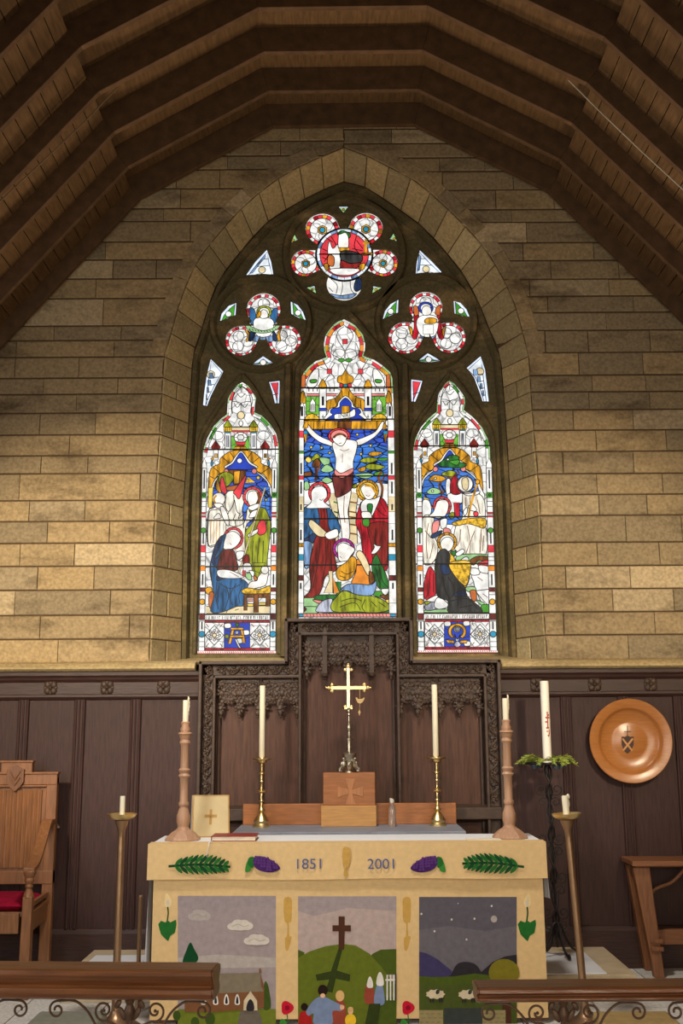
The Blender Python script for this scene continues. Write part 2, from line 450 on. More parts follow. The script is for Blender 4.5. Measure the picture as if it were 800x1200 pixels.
def course(zz, joints, side):
    P = OLs if side < 0 else ORs
    for i in range(len(zz)-1):
        z0, z1 = zz[i], zz[i+1]
        vm = i
        if i < len(joints):
            js = sorted(X(u, 660, 0) for u in joints[i])
        else:
            js = []; x = rnd.uniform(0.2, 0.6)
            while x < XW: js.append(side*x); x += rnd.uniform(0.34, 0.8)
            js = sorted(js)
        # extend beyond the frame
        e = min(js) if side < 0 else max(js)
        while abs(e) < XW:
            e += side*rnd.uniform(0.4, 0.75); js.append(e)
        xin0, xin1 = x_at(P, z0), x_at(P, z1)
        if z0 >= P[-1][1]-0.001: xin0 = xin1 = 0.0 if side > 0 else 0.0
        js = sorted(set([max(-XW, min(XW, j)) for j in js]))
        edges = [j for j in js if (j < min(xin0, xin1)-0.12 if side < 0 else j > max(xin0, xin1)+0.12)]
        if side < 0:
            xs = edges
            for a, b in zip(xs, xs[1:]): 
                if b-a > 0.02: stone([(a, z0), (b, z0), (b, z1), (a, z1)])
            a = xs[-1] if xs else -XW
            zs = [z0+(z1-z0)*k/4 for k in range(5)]
            stone([(a, z0)]+[(x_at(P, z) if z < P[-1][1] else 0.0, z) for z in zs]+[(a, z1)])
        else:
            xs = edges
            for a, b in zip(xs, xs[1:]):
                if b-a > 0.02: stone([(a, z0), (b, z0), (b, z1), (a, z1)])
            b = xs[0] if xs else XW
            zs = [z0+(z1-z0)*k/4 for k in range(5)]
            stone([(b, z1)]+[(x_at(P, z) if z < P[-1][1] else 0.0, z) for z in reversed(zs)]+[(b, z0)])
course(zl, JOINT_L, -1); course(zr, JOINT_R, 1)
# flush outer ring of arch stones
def ring_stones(P, side, n=11, w=0.13):
    A = resample(P[(SPR-1)*5:], n)
    nn = normals2(A, False)
    for i in range(n-1):
        s = -1 if side > 0 else 1
        q = [(A[k][0]+nn[k][0]*w*s, A[k][1]+nn[k][1]*w*s) for k in (i, i+1)]
        poly = [A[i], A[i+1], q[1], q[0]]
        if area2(poly) < 0: poly.reverse()
        stone(poly, 0.0, 0.010)
ring_stones(OLs, -1); ring_stones(ORs, 1)
# splayed reveal (two stones deep in the jambs, one voussoir in the arch)
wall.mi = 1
def quad3(a, b, c, d):
    a, b, c, d = map(Vector, (a, b, c, d)); ce = (a+b+c+d)/4
    nrm = (b-a).cross(d-a).normalized()
    if nrm.y > 0: nrm = -nrm
    P = [p+(ce-p).normalized()*0.007 for p in (a, b, c, d)]
    Q = [p+(ce-p).normalized()*0.016+nrm*0.006 for p in (a, b, c, d)]
    B = [p-nrm*0.01 for p in P]
    vs = B+P+Q; fs = [(8, 9, 10, 11)]
    for i in range(4):
        j = (i+1) % 4; fs += [(i, j, 4+j, 4+i), (4+i, 4+j, 8+j, 8+i)]
    wall.add(vs, fs)
def above(P, z):
    return [(x_at(P, z), z)]+[p for p in P if p[1] > z+0.01]
def reveal(O, I, zz, Os, Is):
    jo = O[:SPR]; ji = I[:SPR]
    z_end = jo[-1][1]
    zs = [z for z in zz if z < z_end-0.05]+[z_end]
    for k, (z0, z1) in enumerate(zip(zs, zs[1:])):
        # along the splay lines the same course height is followed
        a0 = Vector((x_at(jo, z0), 0, z0)); a1 = Vector((x_at(jo, z1), 0, z1))
        b0 = Vector((x_at(ji, z0), YI, z0)); b1 = Vector((x_at(ji, z1), YI, z1))
        f = (0.5, 1.0)[k % 2] if k % 2 == 0 else 1.0
        if f < 1:
            m0 = a0.lerp(b0, f); m1 = a1.lerp(b1, f)
            quad3(a0, m0, m1, a1); quad3(m0, b0, b1, m1)
        else: quad3(a0, b0, b1, a1)
    n = 12
    A = resample(Os[(SPR-1)*5:], n); B = resample(above(Is, z_end), n)
    for i in range(n):
        quad3((A[i][0], 0, A[i][1]), (B[i][0], YI, B[i][1]), (B[i+1][0], YI, B[i+1][1]), (A[i+1][0], 0, A[i+1][1]))
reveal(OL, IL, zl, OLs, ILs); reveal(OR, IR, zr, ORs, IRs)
# mortar backing: wall face with the arched opening, splay, and the lower wall behind the panelling
wall.mi = 2
def back_side(P, side):
    zs = sorted(set([ZS]+[p[1] for p in P]))
    for z0, z1 in zip(zs, zs[1:]):
        a0, a1 = x_at(P, z0), x_at(P, z1)
        wall.add([(side*XW, 0.004, z0), (a0, 0.004, z0), (a1, 0.004, z1), (side*XW, 0.004, z1)], [(0, 1, 2, 3)])
back_side(OLs, -1); back_side(ORs, 1)
wall.box(-XW, XW, 0.004, 0.05, OA[1], ZTOP)
wall.box(-XW, XW, 0.0, 0.6, -0.05, ZS)
nL = 60
for Os, Is in ((OLs, ILs), (ORs, IRs)):
    A = resample(Os[:(SPR-1)*5+1], 10)+resample(Os[(SPR-1)*5:], 20)[1:]; zo = Os[(SPR-1)*5][1]; B = resample([p for p in Is if p[1] < zo-0.01]+[(x_at(Is, zo), zo)], 10)+resample(above(Is, zo), 20)[1:]
    for i in range(len(A)-1):
        wall.add([(A[i][0], 0.006, A[i][1]), (B[i][0], YI, B[i][1]), (B[i+1][0], YI, B[i+1][1]), (A[i+1][0], 0.006, A[i+1][1])], [(0, 1, 2, 3)])
wall_o = struct(wall.build('wall_east', [M_WALL, M_REV, M_MORT], origin=(0, 0, 0)))

# side walls, floor (outside or at the edge of the view, they close the chancel)
for nm, s in (('wall_north', -1), ('wall_south', 1)):
    w = MB(); z = 0.0; k = 0
    w.mi = 1; w.box(min(s*3.45, s*3.6), max(s*3.45, s*3.6), -9.6, 0.0, -0.05, 4.1); w.mi = 0
    while z < 4.0:
        y = -9.6+(0.3 if k % 2 else 0)
        h = rnd.uniform(0.15, 0.2)
        while y < -0.02:
            l = rnd.uniform(0.45, 0.8); y1 = min(-0.005, y+l)
            x0, x1 = sorted((s*3.452, s*3.442)); w.box(x0, x1, y+0.005, y1-0.005, z+0.005, min(4.05, z+h)-0.005); y = y1
        z += h; k += 1
    struct(w.build(nm, [M_WALL, M_MORT], origin=(s*3.45, 0, 0)))
fl = MB()
fl.mi = 1; fl.box(-3.6, 3.6, -9.6, 0.05, -0.2, -0.004); fl.mi = 0
x = -3.5; k = 0
while x < 3.5:
    y = -9.55+(0.35 if k % 2 else 0)
    while y < -0.02:
        fl.box(x+0.004, min(3.5, x+0.5)-0.004, y+0.004, min(0.0, y+0.7)-0.004, -0.02, 0.0); y += 0.7
    x += 0.5; k += 1
struct(fl.build('floor', [M_FLOOR, M_MORT]))
st = MB()
st.mi = 0; st.box(-1.80, 1.80, -0.965, -0.02, 0.0, 0.145)
st.mi = 1; st.box(-1.74, 1.62, -0.95, -0.30, 0.145, 0.152)
step_o = struct(st.build('trim_1', [M_TANST, M_MARB], bevel=0.004, origin=(0, -0.5, 0)))

# ------------------------------------------------------------------ string course and panelling
def moulding(x0, x1, prof, name_mb):     # profile (y,z) along x
    name_mb.prism_x(prof, x0, x1)
sc_ = MB()
zt = ZS
for x0, x1 in ((-XW, X(230, 777, 0)), (X(586, 772, 0), XW)):
    moulding(x0, x1, [(0.01, zt+0.01), (-0.05, zt-0.01), (-0.085, zt-0.035), (-0.085, zt-0.05), (-0.06, zt-0.065), (0.01, zt-0.075)], sc_)
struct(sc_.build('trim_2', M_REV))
YP = -0.055
def panelling(name, xa, xb, stiles, roses):
    root = thing(name, '', '', ((xa+xb)/2, YP, 0)); 
    del root['label']; del root['category']; root['kind'] = 'structure'
    zA = Z(100, 787, YP); zB = Z(100, 796, YP-.03); zC = Z(100, 815, YP); zD = Z(100, 819, YP)
    zsk = 0.24
    b = MB(); b.box(xa, xb, YP, -0.002, 0.0, zt-0.07)
    b.build('back_board', M_PANEL, root)
    c = MB()
    moulding(xa, xb, [(YP, zt-0.074), (YP-0.05, zt-0.078), (YP-0.05, zt-0.10), (YP-0.035, zt-0.115), (YP-0.03, zt-0.13), (YP-0.012, zt-0.15), (YP, zt-0.15)], c)
    c.build('cornice', M_PANELH, root)
    f = MB(); f.box(xa, xb, YP-0.012, YP+0.001, zC, zt-0.14)
    moulding(xa, xb, [(YP, zC+0.012), (YP-0.035, zC+0.004), (YP-0.035, zC-0.012), (YP-0.018, zC-0.03), (YP, zC-0.035)], f)
    fz = f.build('frieze', M_PANELH, root)
    s = MB(); s.box(xa, xb, YP-0.03, YP+0.001, 0.0, zsk); moulding(xa, xb, [(YP, zsk), (YP-0.03, zsk), (YP-0.03, zsk+0.012), (YP-0.012, zsk+0.04), (YP, zsk+0.045)], s)
    s.build('skirting', M_PANELH, root)
    for x in stiles:
        m = MB()
        m.box(x-0.034, x+0.034, YP-0.012, YP+0.001, zsk+0.04, zC-0.03)
        for d in (-0.03, 0.03): m.tube([(x+d, YP-0.014, zsk+0.045), (x+d, YP-0.014, zC-0.035)], 0.011, 8)
        m.tube([(x, YP-0.014, zsk+0.045), (x, YP-0.014, zC-0.035)], 0.007, 8)
        m.build('stile', M_PANEL, root, True)
    for x in roses:
        m = MB(); z = (zt-0.14+zC)/2+0.005
        for k in range(4):
            a = math.pi/4+k*math.pi/2
            m.ball((x+0.032*math.cos(a), YP-0.016, z+0.032*math.sin(a)), (0.026, 0.014, 0.026))
            a = k*math.pi/2
            m.ball((x+0.036*math.cos(a), YP-0.013, z+0.036*math.sin(a)), (0.016, 0.009, 0.016))
        m.ball((x, YP-0.024, z), 0.014); m.build('carved_rosette', M_CARVE, fz, True)
    return root
sl = [X(u, 900, YP) for u in (-115, -45, 24.5, 91, 157)]
sr = [X(u, v, YP) for u, v in ((663, 840), (737, 960), (795, 840))]+[X(795, 840, YP)+0.45]
rl = [X(u, 803, YP) for u in (-76, -8, 60, 126, 192)]
rr = [X(u, 803, YP) for u in (628.5, 696, 761.5, 827)]
panelling('trim_3', -XW, X(233, 850, -0.2)+0.01, sl, rl)
panelling('trim_4', X(586, 850, -0.2)-0.01, XW, sr, rr)

# ------------------------------------------------------------------ roof
roof = thing('ceiling', '', '', (0, -4.5, 4.2)); del roof['label']; del roof['category']; roof['kind'] = 'structure'
Y0R = -0.06
PROF = [at(u, v, Y0R) for u, v in ((10, 400), (165, 235), (320, 151), (485, 149), (640, 226), (800, 380))]
# carry the lowest facets on down to the side walls
def ext(a, b, xt): return (xt, a[1]+(a[1]-b[1])*(xt-a[0])/(a[0]-b[0]))
PROF = [ext(PROF[0], PROF[1], -3.42)]+PROF[1:5]+[ext(PROF[5], PROF[4], 3.42)]
DEP = 0.20; BRD = 0.118
def off_prof(d): 
    nn = []
    P = PROF
    for i in range(len(P)):
        ns = []
        for a, b in ((i-1, i), (i, i+1)):
            if a >= 0 and b < len(P):
                dx, dz = P[b][0]-P[a][0], P[b][1]-P[a][1]; l = math.hypot(dx, dz); ns.append((-dz/l, dx/l))
        nx = sum(n[0] for n in ns)/len(ns); nz = sum(n[1] for n in ns)/len(ns); l2 = nx*nx+nz*nz
        nn.append((P[i][0]+nx/l2*d, P[i][1]+nz/l2*d))
    return nn
UP = off_prof(DEP)
RS = 0.4335*8.15/7.2; RW = 0.045
NR = 11
for k in range(NR):
    y1 = Y0R-k*RS; y0 = y1-RW
    m = MB(); n = len(PROF)
    for i in range(n-1):
        a, b, c, d = PROF[i], PROF[i+1], UP[i+1], UP[i]
        m.hexa([(a[0], y0, a[1]), (b[0], y0, b[1]), (b[0], y1, b[1]), (a[0], y1, a[1])], [(d[0], y0, d[1]), (c[0], y0, c[1]), (c[0], y1, c[1]), (d[0], y1, d[1])])
    m.build('rafter', M_RAFT, roof, bevel=0.004)
bd = MB()
BP = off_prof(BRD); BT = off_prof(DEP+0.03)
YE = -9.6
for i in (0, len(PROF)-2):              # lower slopes: narrow boards laid along the roof
    a, b = BP[i], BP[i+1]; L_ = math.hypot(b[0]-a[0], b[1]-a[1]); nb = int(L_/0.115)
    t = BT[i], BT[i+1]
    for k in range(nb):
        u0, u1 = k/nb+0.0012, (k+1)/nb-0.0012
        q = [(a[0]+(b[0]-a[0])*u, a[1]+(b[1]-a[1])*u) for u in (u0, u1)]
        r_ = [(t[0][0]+(t[1][0]-t[0][0])*u, t[0][1]+(t[1][1]-t[0][1])*u) for u in (u0, u1)]
        bd.hexa([(q[0][0], YE, q[0][1]), (q[1][0], YE, q[1][1]), (q[1][0], -0.01, q[1][1]), (q[0][0], -0.01, q[0][1])],
                [(r_[0][0], YE, r_[0][1]), (r_[1][0], YE, r_[1][1]), (r_[1][0], -0.01, r_[1][1]), (r_[0][0], -0.01, r_[0][1])])
for i in range(1, len(PROF)-2):         # upper facets: boards above the rafters
    a, b, c, d = UP[i], UP[i+1], BT[i+1], BT[i]
    bd.hexa([(a[0], YE, a[1]), (b[0], YE, b[1]), (b[0], -0.01, b[1]), (a[0], -0.01, a[1])], [(d[0], YE, d[1]), (c[0], YE, c[1]), (c[0], -0.01, c[1]), (d[0], -0.01, d[1])])
bd.build('roof_boarding', M_ROOFB, roof)
# cable down the right-hand roof slope
kY = Y0R-3*RS-RW-0.012
cb = MB(); pts = [at(u, v, kY) for u, v in ((666, 94), (700, 128), (750, 176), (800, 222))]
pts.append((pts[-1][0]+0.45, pts[-1][1]-0.42))
cb.tube([(p[0], kY, p[1]) for p in pts], 0.0045, 6)
tag(cb.build('electric_cable', mat('white_cable', (186, 178, 160), 0.6), origin=(pts[0][0], kY, pts[0][1])), 'thin pale electric cable running down the right slope of the dark timber roof', 'cable')
cb = MB(); pts = [at(u, v, kY) for u, v in ((137, 103), (100, 142), (60, 180), (0, 236))]
pts.append((pts[-1][0]-0.35, pts[-1][1]-0.34))
cb.tube([(p[0], kY, p[1]) for p in pts], 0.005, 6)
tag(cb.build('electric_cable', mat('brown_cable', (120, 96, 70), 0.6), origin=(pts[0][0], kY, pts[0][1])), 'thin brownish electric cable running down the left slope of the dark timber roof', 'cable')
# ------------------------------------------------------------------ window: tracery
YG = 0.40; YT = 0.365
win = thing('window_1', '', '', (X(407, 770, YT), YT, ZS)); del win['label']; del win['category']; win['kind'] = 'structure'
def cr(ox, oy, k, t, Y=YT): return [at(ox+x/k, oy+y/k, Y) for x, y in parse(t)]
C_LIGHT = cr(340, 360, 5.714, '45,2095 52,1500 60,800 70,620 75,460 85,440 120,395 170,355 222,338 238,328 226,290 223,240 235,180 270,125 320,90 360,74 400,95 450,125 488,180 503,240 500,290 492,318 510,330 560,345 620,385 670,430 685,470 692,620 698,800 708,1500 715,2095')
L_LIGHT = cr(220, 440, 6.667, '73,2175 90,1530 105,1100 115,590 125,550 150,480 200,390 260,330 302,298 305,250 310,180 340,110 385,65 425,45 470,75 515,120 535,180 525,240 522,283 580,310 640,370 690,450 710,540 714,600 702,1100 694,1530 690,2175')
R_LIGHT = cr(475, 440, 6.667, '94,2175 82,1530 70,1100 60,570 75,490 120,400 180,330 242,278 245,220 255,150 290,75 340,32 390,60 435,110 465,170 468,220 457,263 530,320 600,400 645,490 662,560 675,1100 700,1530 722,2175')
def wc(u, v): return at(u, v, YT)
def fcircle(u, v, rpx, n=30, k=None):
    c = wc(u, v); m = mpp(v, YT); return (c[0], c[1], rpx*m)
def union_star(c, circles, n=110):
    out = []
    for i in range(n):
        a = 2*math.pi*i/n; d = (math.cos(a), math.sin(a)); best = 0.0
        for (x, z, r) in circles:
            px, pz = x-c[0], z-c[1]; b = px*d[0]+pz*d[1]; q = r*r-(px*px+pz*pz-b*b)
            if q > 0: best = max(best, b+math.sqrt(q))
        out.append((c[0]+d[0]*best, c[1]+d[1]*best))
    return out
def P4(x, y, r): return fcircle(300+x/4, 220+y/4, r/4)
TOPC = P4(413, 308, 133)
TOPF = [P4(310, 190, 80), P4(515, 187, 80), P4(232, 350, 70), P4(595, 350, 70), P4(413, 450, 84)]
TOPH = union_star(TOPC[:2], [TOPC]+TOPF)
def PL(x, y, r): return fcircle(220+x/5, 320+y/5, r/5)
def PR(x, y, r): return fcircle(430+x/5, 320+y/5, r/5)
LF = [PL(443, 208, 101), PL(312, 393, 95), PL(566, 390, 97)]; LC = PL(441, 312, 84)
RF = [PR(345, 198, 99), PR(223, 376, 100), PR(482, 375, 98)]; RC = PR(346, 296, 86)
LH = union_star(LC[:2], [LC]+LF); RH = union_star(RC[:2], [RC]+RF)
TOPR = P4(413, 320, 272); LR = PL(430, 300, 278); RR = PR(345, 290, 278)
MINI = {}
def mini(key, ox, oy, k, t): MINI[key] = cr(ox, oy, k, t)
mini('t1', 220, 320, 5, '185,283 200,235 240,190 282,167 276,245 230,262')
mini('t2', 220, 320, 5, '604,158 640,185 670,225 692,278 650,258 609,238')
mini('t3', 220, 320, 5, '368,531 405,512 440,486 475,510 507,520 440,535')
mini('t4', 430, 320, 5, '182,148 178,230 135,245 90,272 108,220 140,180')
mini('t5', 430, 320, 5, '509,155 545,172 580,210 602,256 560,248 515,236')
mini('t6', 430, 320, 5, '287,512 330,490 355,468 395,492 441,508 365,520')
mini('b1', 220, 320, 5, '132,498 206,575 165,650 130,720 108,780 91,776 98,700 112,600')
mini('b2', 430, 320, 5, '668,483 688,560 700,660 711,755 680,751 660,690 630,610 584,556')
mini('r1', 220, 320, 5, '476,634 536,628 533,700 530,766 514,764 500,700')
mini('r2', 430, 320, 5, '261,620 323,628 303,690 277,755 264,755 262,690')
mini('s1', 160, 150, 3.077, '470,436 482,480 492,527 440,526 392,532 430,480')
mini('s2', 390, 150, 3.077, '312,437 355,480 397,522 350,520 299,524 305,480')
mini('q1', 160, 150, 3.077, '567,373 581,402 543,422')
mini('q2', 390, 150, 3.077, '220,371 241,414 204,399')
mini('q3', 160, 150, 3.077, '724,281 767,281 745,305')
mini('q4', 160, 150, 3.077, '606,570 640,568 652,598')
mini('q5', 390, 150, 3.077, '138,597 146,569 182,570')
holes = [offset2(h, 0.006) for h in (C_LIGHT, L_LIGHT, R_LIGHT, TOPH, LH, RH)]+[offset2(h, 0.013) for h in MINI.values()]
# outline of the plate follows the inner edge of the stone opening
edge = [(x, z) for x, z in [at(*p, YI) for p in INN_L]]+[at(403, 213, YI)]+[at(*p, YI) for p in reversed(INN_R)]
zb0 = Z(400, 780, YT)
edge = [(edge[0][0], zb0-0.05)]+edge+[(edge[-1][0], zb0-0.05)]
edge_o = offset2(edge, 0.03)
pl = filled(edge_o, holes, (YT+YG)/2-0.008, 0.009, 0.008, 'plate', None)
pl.build('tracery', M_TRAC, win)
# raised mouldings: rings, hoods, mullions, frame
def sweep(mb, P, w, h, closed, y):
    """moulded rib along (x,z) path: chamfered section standing h forward of plane y"""
    nn = normals2(P, closed); n = len(P)
    prof = [(-w/2, 0), (-w/2*0.9, -h*0.45), (-w*0.22, -h), (w*0.22, -h), (w/2*0.9, -h*0.45), (w/2, 0)]
    vs = []; fs = []
    for p, q in zip(P, nn):
        for (d, yy) in prof: vs.append((p[0]+q[0]*d, y+yy, p[1]+q[1]*d))
    k = len(prof)
    for i in range(n if closed else n-1):
        j = (i+1) % n
        for a in range(k-1): fs.append((i*k+a, i*k+a+1, j*k+a+1, j*k+a))
    mb.add(vs, fs)
def rib(name, P, w, h, closed=True, y=YT+0.01):
    m = MB(); sweep(m, P, w, h, closed, y); return m.build(name, M_TRAC, win)
for (c, nm) in ((TOPR, 'circle_moulding'), (LR, 'circle_moulding'), (RR, 'circle_moulding')):
    rib(nm, circ(c[0], c[1], c[2]+0.008, None, 56), 0.065, 0.075)
def pointed(P_l, P_a, P_r, n=10):
    return smooth_pts([P_l[0], P_l[1], P_l[2]], n, False)
def hood(t, ox, oy, k): return smooth_pts(cr(ox, oy, k, t), 4, False)
# light heads (pointed arches over each light)
mA = MB(); sweep(mA, cr(340, 360, 5.714, '35,2095 40,1500 40,800 45,500')+hood('45,460 60,400 120,320 190,220 260,120 360,15', 340, 360, 5.714), 0.05, 0.06, False, YT+0.01); mA.build('hood_moulding', M_TRAC, win)
mA = MB(); sweep(mA, cr(340, 360, 5.714, '730,2095 720,1500 715,800 710,500')+hood('708,460 690,400 620,320 540,220 460,120 362,15', 340, 360, 5.714), 0.05, 0.06, False, YT+0.01); mA.build('hood_moulding', M_TRAC, win)
for t, t2, o in (('55,2175 72,1530 82,1100 90,600', '90,560 110,470 170,360 250,240 330,110 424,0', 220), ('712,2175 715,1530 725,1100 735,600', '733,560 715,450 660,340 590,240 520,110 426,0', 220),
                 ('74,2175 60,1530 45,1100 38,600', '38,560 55,450 110,340 190,230 260,100 342,-12', 475), ('742,2175 722,1530 700,1100 688,600', '685,560 665,450 610,340 530,230 440,100 344,-12', 475)):
    mA = MB(); sweep(mA, cr(o, 440, 6.667, t)+hood(t2, o, 440, 6.667), 0.045, 0.05, False, YT+0.01); mA.build('hood_moulding', M_TRAC, win)
for top, bot in (((338, 430), (333, 770)), ((474, 430), (477, 770))):
    m = MB(); sweep(m, [at(*bot, YT), at((top[0]+bot[0])/2, 600, YT), at(*top, YT)], 0.075, 0.10, False, YT+0.012); m.build('mullion', M_TRAC, win)
fr = offset2(edge, -0.02); rib('frame_moulding', fr[1:-1], 0.075, 0.075, False)
sill = MB(); xl, xr_ = edge[0][0]-0.06, edge[-1][0]+0.06
sill.prism_x([(YT+0.03, ZS+0.10), (YT-0.005, ZS+0.055), (0.0, ZS-0.02), (0.0, ZS-0.2), (YT+0.03, ZS-0.2)], xl, xr_)
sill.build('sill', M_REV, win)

# ------------------------------------------------------------------ window: glass
for nm, c, kd in (('W', (238, 236, 232), 'quarry'), ('Wp', (240, 238, 232), 'plain'), ('S', (246, 240, 230), 'plain'), ('cream', (226, 206, 160), 'plain'), ('Sd', (246, 238, 220), 'fold'), ('pane', (232, 240, 246), 'plain'),
                  ('R', (196, 30, 48), 'drape'), ('Rb', (222, 62, 72), 'plain'), ('Rd', (140, 38, 34), 'drape'), ('pink', (232, 140, 132), 'plain'), ('B', (40, 66, 176), 'plain'),
                  ('Bs', (66, 124, 214), 'sky'), ('Bn', (56, 88, 196), 'sky'), ('Bd', (52, 104, 152), 'drape'), ('Bp', (132, 164, 206), 'drape'), ('Bi', (40, 60, 96), 'drape'),
                  ('G', (72, 150, 48), 'plain'), ('Gd', (46, 120, 50), 'drape'), ('Gp', (152, 196, 136), 'plain'), ('ol', (160, 168, 40), 'drape'), ('Y', (236, 186, 54), 'stip'),
                  ('Yp', (240, 206, 90), 'plain'), ('O', (232, 140, 50), 'plain'), ('Od', (196, 104, 52), 'plain'), ('Br', (132, 78, 36), 'drape'), ('M', (112, 48, 44), 'drape'),
                  ('K', (58, 58, 58), 'drape'), ('V', (166, 40, 138), 'plain'), ('T', (46, 142, 176), 'plain'), ('grey', (188, 192, 208), 'drape'), ('Gq', (110, 176, 60), 'quarry'), ('Yo', (226, 160, 40), 'drape')):
    glass(nm, c, kd); MATS[nm] = MATS['glass_'+nm]

def saddle(a, P, vs):
    for v in vs:
        z = Z(400, v, YG); xs = [p[0] for p in P]
        a.rib([(min(xs)-0.01, z), (max(xs)+0.01, z)], 0.012, False, 'lead', YG-0.03)
# centre light -----------------------------------------------------
a = Art(YG)
c6 = lambda: a.crop(340, 360, 5.714)
c7 = lambda: a.crop(340, 480, 5.714)
c8 = lambda: a.crop(340, 600, 5.714)
a.raw('W', offset2(C_LIGHT, 0.03), False)
c6()
a.border(smooth_pts(C_LIGHT[4:30], 3, False), 0.0, 0.016, ['Gp', 'Gp', 'Wp'], 4)
a.border(smooth_pts(C_LIGHT[4:30], 3, False), 0.016, 0.045, ['Rb', 'O', 'R', 'O', 'Wp', 'Rb', 'Yo'], 3)
for t in ('360,130 330,150 310,190 330,240 365,290', '368,130 400,150 420,190 400,240 368,290', '290,240 275,310 330,345 368,420', '440,240 460,310 410,345 370,420', '200,400 262,430 300,480', '262,430 300,370', '262,430 215,350', '530,400 470,430 430,480', '470,430 440,370', '470,430 520,350', '265,445 230,500', '470,445 505,500'): a.l(t, 0.006)
for x in (328, 402): a.l(circ(x, 318, 42, 38, 20)+[(x+42, 318)], 0.005, None, False)
for x, y in ((366, 230), (262, 430), (470, 430)): a.r('Rb', x-16, y-16, x+16, y+16)
a.p('G', '318,355 345,342 366,352 390,342 416,354 390,368 366,360 342,368')
for s in (0, 1):
    f = (lambda t: t) if s == 0 else (lambda t: ' '.join('%g,%g' % (744-q[0], q[1]) for q in parse(t)))
    a.p('Wp', f('190,420 160,420 120,480 112,530 160,535 185,500')); a.p('G', f('132,488 175,485 172,505 140,508'))
    a.p('Od', f('76,450 102,455 102,545 72,545'), False); a.p('Yo', f('66,640 70,590 85,560 100,590 104,640'))
    a.p('Wp', f('62,760 62,670 80,636 96,670 96,760'), False); a.r('K', *( (72, 665, 84, 730) if s == 0 else (660, 665, 672, 730)))
    a.p('Gq', f('104,600 195,600 195,720 104,720'), False); a.p('Wp', f('132,700 132,640 150,612 168,640 168,700'), False)
    for q in ('140,650 140,695', '150,645 150,695', '160,650 160,695'): a.l(f(q), 0.006, None, False)
    a.p('Y', f('102,760 112,726 150,714 188,734 195,760'))
a.p('Yo', '370,470 400,560 440,600 490,620 498,680 470,700 430,660 370,600 310,660 275,700 243,680 245,630 300,610 340,560')
for t in ('300,615 310,655', '440,605 430,655', '345,560 350,610', '395,560 388,610', '270,625 265,690', '470,622 472,690'): a.l(t, 0.006)
a.r('Wp', 108, 546, 320, 580); a.r('Wp', 420, 546, 634, 580); a.r('pink', 108, 580, 310, 596); a.r('pink', 425, 580, 634, 596)
for x in list(range(125, 310, 28))+list(range(430, 630, 28)): a.l([(x, 546), (x, 566)], 0.008, None, False)
for x in (218, 520):
    a.r('Wp', x-23, 545, x+23, 762); a.r('K', x-5, 600, x+6, 660); a.r('B', x-27, 678, x+27, 696); a.l([(x-8, 735), (x+8, 735)], 0.006, None, False); a.l([(x, 720), (x, 748)], 0.006, None, False)
    a.p('Yo', [(x, 486), (x-22, 520), (x-23, 545), (x+23, 545), (x+22, 520)])
a.p('Yo', '370,424 350,455 318,470 318,505 345,512 352,538 390,538 396,512 420,505 420,470 392,455')
a.r('T', 356, 518, 382, 540); a.r('Rb', 330, 514, 352, 540); a.r('Rb', 386, 514, 410, 540)
a.p('Wp', '370,596 325,632 312,668 268,680 250,715 240,762 498,762 490,715 472,680 428,668 412,632')
a.p('B', '370,610 334,642 328,672 280,682 268,706 284,722 256,742 256,762 484,762 484,742 458,722 472,706 456,682 412,672 406,642')
a.r('Yo', 343, 664, 398, 760); a.p('B', '330,640 370,615 410,640 405,662 335,662', False, False)
a.p('Wp', '297,722 340,714 390,708 430,684 434,728 392,744 340,750 300,754')
vs, fs = text_mesh('INRI', 0.055)
wx, wz = a.w((362, 728)); a.n += 1; a.mi('lead'); a.mb.add([(wx+v.x*1.0, YG-a.n*a.step, wz+v.y+v.x*0.12) for v in vs], fs)
c7()
a.p('Bn', '95,130 655,130 650,250 540,230 400,260 200,240 95,215', False); a.p('Bs', '92,215 200,238 400,258 540,228 655,250 650,520 90,520', False)
a.p('Wp', '90,500 200,480 420,500 500,480 655,500 655,640 90,640', False)
a.r('Yo', 90, 78, 640, 134); 
for x in (160, 235, 320, 410, 500, 580): a.l([(x, 78), (x-4, 134)], 0.006, None, False)
a.p('Br', '320,80 410,80 408,134 322,134', False, True)
for x, y in ((140, 255), (210, 258), (264, 292), (448, 170), (537, 244), (473, 300)): a.e('Yp', x, y, 9)
for m, t in (('Yp', '100,340 120,318 145,340 125,360'), ('ol', '140,335 175,298 200,320 160,345'), ('Gp', '195,325 260,330 262,365 225,375'), ('Br', '150,360 180,330 205,365 180,390 150,385'), ('Gp', '205,410 245,370 290,405 250,425'), ('Br', '95,425 140,420 142,450 95,452'), ('Gp', '95,490 120,485 130,530 98,540'), ('Gp', '210,475 245,455 282,478 245,498'),
             ('Yo', '525,295 560,283 615,292 580,312 535,312'), ('ol', '470,340 520,322 590,335 540,358 480,355'), ('G', '585,330 650,325 640,345 600,345'), ('ol', '495,385 545,365 635,385 590,405 520,402'), ('Yo', '455,398 500,385 500,412 462,418'), ('Gp', '430,440 520,428 560,445 500,465'), ('G', '560,430 610,415 620,440 580,450'), ('ol', '415,510 445,500 440,525 418,528')): a.p(m, t)
a.l('170,390 175,440 168,480', 0.022, 'Br'); a.l('200,380 180,420', 0.015, 'Br'); a.l('610,420 590,460 615,520 610,590', 0.022, 'Br'); a.l('640,430 615,480', 0.014, 'Br'); a.l('580,440 590,470', 0.012, 'Br')
a.p('cream', '245,570 318,560 322,900 300,900 280,680', False); a.p('cream', '392,550 455,570 440,680 450,900 392,900', False)
for y in (620, 685, 720, 770, 830): a.l([(290, y), (322, y+10)], 0.012, 'Gd', False); a.l([(395, y), (445, y+8)], 0.012, 'Br', False)
